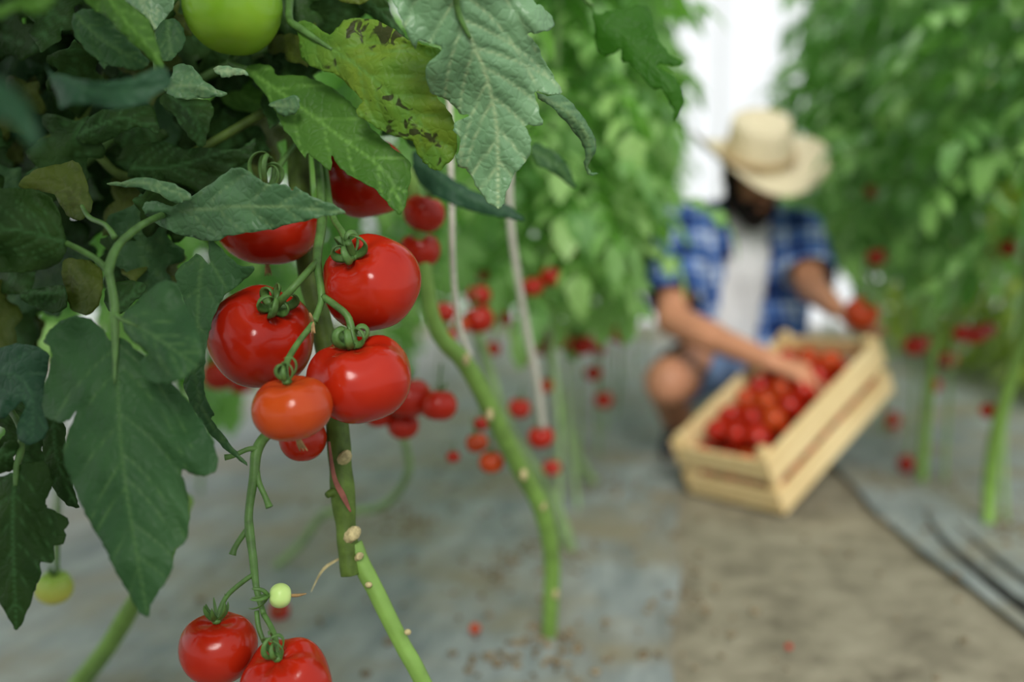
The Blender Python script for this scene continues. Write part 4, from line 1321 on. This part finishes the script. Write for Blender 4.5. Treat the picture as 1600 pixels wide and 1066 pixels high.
IN = []
for k in range(72):
    x = fr_.uniform(-110, 300); y = fr_.uniform(-130, 430)
    if 95 < x < 200 and 195 < y < 290 and k % 3:
        continue
    a = fr_.uniform(0.2, 2.9)
    inner(x, y, a, fr_.uniform(110, 190), fr_.uniform(0.86, 1.08), fr_.choice(['leafshade', 'leafshade', 'leaf', 'leafold', 'leafshade']))
for x, y, a, l, d, mt in ((425, 5, 1.05, 115, 0.905, 'leafold'), (455, -30, 1.5, 125, 0.91, 'leafshade'), (450, 60, 1.2, 100, 0.905, 'leafshade'), (40, 20, 0.9, 160, 1.0, 'leafshade'), (20, 170, 0.5, 170, 1.02, 'leafold'), (0, 260, 0.3, 170, 1.0, 'leafshade'), (60, 330, 0.8, 130, 0.98, 'leafshade'), (290, 70, 0.8, 120, 1.0, 'leafshade'), (80, 150, 0.6, 150, 1.0, 'leafshade'), (400, -60, 1.3, 150, 0.95, 'leafshade'), (470, -40, 1.0, 170, 0.97, 'leafshade'), (560, 30, 1.2, 160, 0.98, 'leaf'), (330, 60, 0.9, 150, 0.97, 'leafshade'),
                          (420, 170, 1.9, 130, 0.97, 'leafold'), (300, 170, 0.5, 140, 0.98, 'leafshade'), (350, 170, 1.4, 120, 0.95, 'leafshade'), (-40, 430, 1.2, 150, 0.9, 'leafold'),
                          (30, 620, 1.4, 130, 0.85, 'leafshade'), (470, 60, 1.9, 150, 0.93, 'leafshade'), (600, 120, 1.0, 140, 0.95, 'leaf'), (250, 380, 1.5, 110, 0.9, 'leafold'), (200, 360, 1.8, 110, 0.9, 'leafshade')):
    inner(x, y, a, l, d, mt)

# leaf stalks
pet = fgtube('petiole', [(179, 600, 0.697), (180, 530, 0.71), (179, 480, 0.715), (173, 440, 0.72), (170, 420, 0.722), (184, 385, 0.735), (214, 357, 0.75), (238, 343, 0.765), (268, 330, 0.83), (330, 300, 0.91), (460, 200, 0.955)], [1.2, 6, 7, 6.5, 8, 6.5, 6, 5.5, 6, 7], 'truss')
fgtube('petiole_branch', [(168, 422, 0.722), (150, 405, 0.73), (128, 392, 0.738), (104, 380, 0.745)], [6, 5, 5, 4.5], 'truss', pet)
fgtube('petiole_branch', [(179, 488, 0.714), (190, 499, 0.706), (215, 510, 0.692)], [4, 3.5, 1], 'truss', pet)
fgtube('petiole_branch', [(180, 372, 0.74), (165, 352, 0.75), (140, 340, 0.77), (128, 322, 0.79)], [5, 4, 4, 3], 'truss', pet)
fgtube('petiole', [(25, 760, 0.742), (26, 730, 0.745), (33, 700, 0.752), (28, 660, 0.765), (-10, 600, 0.8), (-40, 500, 0.86), (60, 330, 0.93), (250, 160, 0.95), (455, 60, 0.96)], [4, 5, 5.5, 5, 5, 5, 6, 7, 7], 'truss')
fgtube('petiole', [(385, 108, 0.88), (360, 95, 0.89), (400, 60, 0.91), (460, 10, 0.95)], [5, 6, 6, 7], 'truss')
fgtube('petiole', [(520, 78, 0.826), (470, 45, 0.842), (452, 28, 0.86), (455, -20, 0.92)], [3, 6, 6, 7], 'truss')
fgtube('petiole', [(735, 60, 0.733), (715, 15, 0.722), (705, -60, 0.705), (660, -180, 0.75), (450, -230, 0.97)], [2.5, 5, 6.5, 7, 8], 'truss')
fgtube('petiole', [(925, 8, 0.975), (914, -4, 0.98), (880, -60, 0.99), (700, -160, 0.98), (455, -240, 0.98)], [3, 5, 6, 7, 8], 'truss')
fgtube('petiole', [(262, 142, 0.79), (245, 120, 0.81), (250, 40, 0.83), (300, -30, 0.88), (440, -150, 0.97)], [3, 4, 5, 5, 6], 'truss')
fgtube('petiole', [(60, 225, 0.93), (110, 210, 0.93), (150, 240, 0.92), (200, 275, 0.92), (300, 240, 0.92), (455, 150, 0.94)], [6, 8, 7, 7, 7, 8], 'stemdark')
fgtube('petiole', [(110, 212, 0.93), (128, 185, 0.94), (140, 160, 0.95), (200, 60, 0.96)], [9, 8, 7, 6], 'stemdark')

# the crown above, unseen, leaves added there to shade the plant below
b = bmesh.new()
tl = b.verts.layers.float.new('tone')
cr2 = random.Random(4)
top = P(440, -240, 0.98)
for k in range(80):
    c = top + Vector((cr2.gauss(-0.10, 0.12), cr2.gauss(0, 0.11), cr2.uniform(0.0, 0.7)))
    compound(b, tl, c, cr2.uniform(0, 6.28), cr2.uniform(-0.2, 0.6), 0.24, cr2)
tube(b, [P(440, -235, 0.98), top + Vector((0, 0, 0.3)), top + Vector((0, 0, 0.8))], [0.009, 0.008, 0.005], 8, 4)
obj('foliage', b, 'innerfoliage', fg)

# ================================================================== OTHER STEMS, TWINES AND FRUIT OF THE LEFT ROW
def stem_thing(label, pts, rad, mat='stembright', scars=(), group=None):
    base = P(*pts[-1])
    t = thing('tomato_plant', base, label, 'tomato plant', group)
    s = fgtube('stem', pts, rad, mat, t, ridge=0.05, lump=0.05)
    for c in scars:
        obj('leaf_scar', ball(bmesh.new(), P(c[0], c[1], c[2]), c[3] * c[2] / F, 10, (0.7, 0.9, 1.1)), 'scar', s)
    return t


g1 = Gd(857, 1000)
st1 = stem_thing('bare leaning green stem joined by the thin twine, bending down to the film', [(640, 260, 1.12), (660, 400, 1.14), (672, 480, 1.16), (690, 528, 1.18), (727, 568, 1.21), (768, 645, 1.27), (810, 730, 1.35), (845, 795, 1.41), (862, 880, 1.48), (857, 1006, g1)],
           [10, 11, 12, 13, 14, 14, 14, 14, 13, 12], 'stembright', [(728, 562, 1.195, 9), (765, 648, 1.25, 10), (818, 742, 1.335, 9), (848, 790, 1.395, 8), (868, 928, 1.495, 7)])
obj('foliage', (lambda bb, l: ([compound(bb, l, P(640, 140, 1.42) + Vector((rp.gauss(0, .05), rp.uniform(-.02, .12), rp.uniform(-.04, .5))), rp.uniform(0, 6.28), rp.uniform(-.3, .5), 0.18, rp) for _ in range(34)], bb)[1])(*(lambda q: (q, q.verts.layers.float.new('tone')))(bmesh.new())), 'foliage', st1)
g2 = Gd(893, 865)
stem_thing('pale green stem rising behind the leaning one', [(740, 500, 1.75), (770, 600, 1.80), (800, 680, 1.85), (850, 755, 1.92), (880, 820, 1.97), (893, 866, g2)], [9] * 6, 'stempale')
g3 = Gd(932, 760)
stem_thing('faint yellow-green stem farther along the left row', [(850, 520, 2.35), (870, 610, 2.42), (898, 700, 2.5), (932, 762, g3)], [6, 6, 6.5, 7], 'stempale')
stem_thing('curved blurred green stem low at the left under the big leaf', [(290, 780, 1.1), (245, 890, 1.15), (205, 950, 1.2), (165, 1015, 1.27), (118, 1075, Gd(118, 1075))], [13, 13, 14, 14, 15], 'stembright', [(172, 1003, 1.255, 8)])
stem_thing('looping faint stem lying between the rows behind the cut stem', [(610, 640, 1.45), (635, 700, 1.55), (636, 745, 1.62), (600, 790, 1.75), (545, 800, 1.82), (505, 805, 1.86), (470, 850, 1.9), (425, 892, Gd(425, 892))], [6.5] * 8, 'stempale')
stem_thing('upright green stem at the right edge of the right row', [(1625, 380, 1.95), (1605, 500, 2.02), (1580, 590, 2.1), (1557, 680, 2.17), (1547, 760, 2.22), (1545, 822, Gd(1545, 822))], [9, 9.5, 10, 11, 11, 10.5])
stem_thing('faint green stem between crate and right edge', [(1465, 440, 2.5), (1455, 560, 2.55), (1446, 660, 2.6), (1440, 757, Gd(1440, 757))], [8, 8, 8, 8])


def twine(label, pts, r):
    b = bmesh.new()
    tube(b, [P(*p) for p in pts], [r * p[2] / F for p in pts], 9, 8, 1.0, 0.0, 0.12)
    return tag(obj('support_twine', b, 'twine'), label, 'twine')


twine('thin pale twine tied to the leaning bare stem', [(700, -200, 1.12), (703, 200, 1.14), (706, 300, 1.15), (707, 400, 1.165), (712, 470, 1.18), (722, 525, 1.195), (735, 556, 1.205)], 4.5)
twine('thick white twine hanging straight to a small tomato', [(790, -200, 1.35), (795, 200, 1.37), (797, 335, 1.40), (807, 420, 1.45), (824, 520, 1.53), (840, 600, 1.59), (848, 668, 1.64)], 5.6)

lo = {}
for nm, mt in (('red', 'red'), ('orange', 'orange')):
    bb = tomato_bm(1.0, 0.88, 24, 0.015, 0.18, 0.5)
    me = bpy.data.meshes.new('tomato'); bmesh.ops.recalc_face_normals(bb, faces=bb.faces); bb.to_mesh(me); bb.free()
    me.polygons.foreach_set('use_smooth', [True] * len(me.polygons)); me.materials.append(M[mt]); lo[nm] = me
sb = bmesh.new(); sepals(sb, 0.80, 1.0, 6, 0.6, 2.0, 0.3, 2, 0.07); tube(sb, [Vector((0, 0, 0.7)), Vector((0.1, 0, 1.2)), Vector((0.25, 0.1, 2.2))], [0.07, 0.06, 0.07], 6, 3)
sme = bpy.data.meshes.new('calyx'); sb.to_mesh(sme); sb.free(); sme.materials.append(M['truss'])


def small(px, py, r, d, label, group=None, col='red', tilt=0.25):
    o = bpy.data.objects.new('tomato', lo[col]); COL.objects.link(o)
    R = r * d / F
    o.location = P(px, py, d); o.scale = (R, R, R)
    o.rotation_euler = (rp.uniform(-tilt, tilt), rp.uniform(-tilt, tilt), rp.uniform(0, 6))
    tag(o, label, 'tomato', group)
    c = bpy.data.objects.new('calyx', sme); COL.objects.link(c); c.parent = o
    return o


g = 'soft red tomatoes of the second plant'
small(663, 333, 34, 1.12, 'red tomato behind the tip of the drooping leaf, upper of two', g)
small(655, 391, 33, 1.15, 'red tomato just under another, right above the largest sharp one', g)
small(686, 633, 29, 1.22, 'rightmost red tomato of the blurred bunch right of the flattened one', g)
small(640, 622, 36, 1.24, 'biggest red tomato of the blurred bunch behind the flattened one', g)
small(630, 664, 25, 1.27, 'lowest red tomato of the blurred bunch behind the flattened one', g)
small(592, 648, 22, 1.26, 'red tomato mostly hidden behind the flattened one', g)
g = 'small tomatoes beside the leaning stem'
small(768, 722, 20, 1.36, 'orange-red tomato hanging lowest beside the leaning stem', g, 'orange')
small(745, 692, 18, 1.38, 'orange tomato above the lowest one beside the leaning stem', g, 'orange')
small(752, 662, 13, 1.40, 'topmost little red tomato touching the leaning stem', g)
small(708, 714, 11, 1.38, 'tiny dark red tomato left of the orange pair', g)
small(845, 683, 21, 1.66, 'red tomato at the lower end of the thick white twine')
small(862, 731, 15, 1.85, 'pinkish blurred tomato below the twine end')
small(812, 638, 18, 1.75, 'dark red tomato left of the thick twine near its end')
small(748, 499, 25, 1.65, 'round red tomato between the two twines, lower of a pair')
small(748, 462, 20, 1.68, 'red tomato between the two twines, upper of a pair')
small(722, 507, 13, 1.62, 'orange tomato beside the thin twine', None, 'orange')
small(695, 488, 18, 1.60, 'dull red tomato between the thin twine and largest sharp tomato')
small(700, 525, 14, 1.62, 'dull red tomato by the bend of the leaning stem')
small(882, 387, 20, 1.9, 'flat red tomato highest in the blurred left row foliage')
small(862, 431, 18, 1.85, 'bright red tomato right of the thick twine in foliage')
small(833, 448, 18, 1.85, 'red tomato touching the thick twine on its right')
small(852, 603, 13, 2.1, 'orange tomato right of the thick twine low down', None, 'orange')
bgl = 'far blurred red tomato in the low band under the left row leaves'
for x, y, r, d in ((812, 530, 15, 2.0), (817, 560, 14, 2.0), (873, 531, 19, 2.2), (910, 538, 20, 2.25), (890, 522, 13, 2.4), (954, 520, 14, 2.5), (973, 523, 17, 2.5), (927, 583, 14, 2.6), (770, 545, 13, 2.0), (776, 470, 12, 2.1), (935, 545, 12, 2.7), (790, 498, 12, 2.2), (757, 430, 11, 2.0), (845, 545, 12, 2.5)):
    small(x, y, r, d, bgl, 'far tomatoes under the left row')
small(943, 625, 15, 2.6, 'lone red tomato hanging low left of the bare knee')
small(985, 482, 14, 2.4, 'orange-red tomato beside the plaid sleeve', None, 'orange')
small(345, 585, 28, 1.6, 'blurred red tomato showing left under the big left one')
small(378, 598, 20, 1.7, 'blurred red tomato under the lower edge of the big left one')
bgr = 'blurred red tomato hanging in the low foliage of the right row'
for x, y, r, d in ((1430, 540, 18, 2.5), (1446, 530, 14, 2.55), (1505, 521, 16, 2.35), (1522, 522, 18, 2.35), (1540, 515, 15, 2.4), (1370, 402, 16, 2.7), (1365, 300, 13, 2.8), (1580, 385, 18, 2.3), (1598, 402, 16, 2.3), (1480, 562, 15, 3.0), (1458, 603, 13, 3.0), (1556, 395, 12, 2.5)):
    small(x, y, r, d, bgr, 'tomatoes hanging in the right row')
small(1545, 642, 14, 2.2, 'dark red tomato beside the upright stem at right')


def fallen(px, py, r, label, col='red'):
    d = Gd(px, py)
    o = small(px, py, r, d, label, None, col, 1.4)
    o.location.z = r * d / F * 0.88 + 0.008
    return o


fallen(1415, 742, 14, 'fallen red tomato on the film right of the crate')
fallen(1392, 672, 14, 'fallen pinkish tomato on the film behind the crate')
fallen(1232, 1024, 6, 'tiny red fruit fallen on the sandy path')
fallen(437, 975, 16, 'fallen red tomato on the film behind the pale fruitlet')
fallen(742, 998, 9, 'small orange-red scrap of fruit on the film beside leaning stem', 'orange')
tomato(85, 918, 29, 1.12, (0.05, 0.95, 0.2), 'yellowgreen', 'blurred yellow-green tomato hanging under the dark left leaf', None, 0.88, 1.6, 0.5, 0.5, [(90, 880, 1.12), (92, 800, 1.1), (95, 700, 1.08)], 0.0018, seed=20, seg=32)
small(985, 436, 11, 2.3, 'yellow-green unripe fruit in the left row near the sleeve').data = (lambda m: (m.materials.clear(), m.materials.append(M['yellowgreen']), m)[2])(lo['red'].copy())
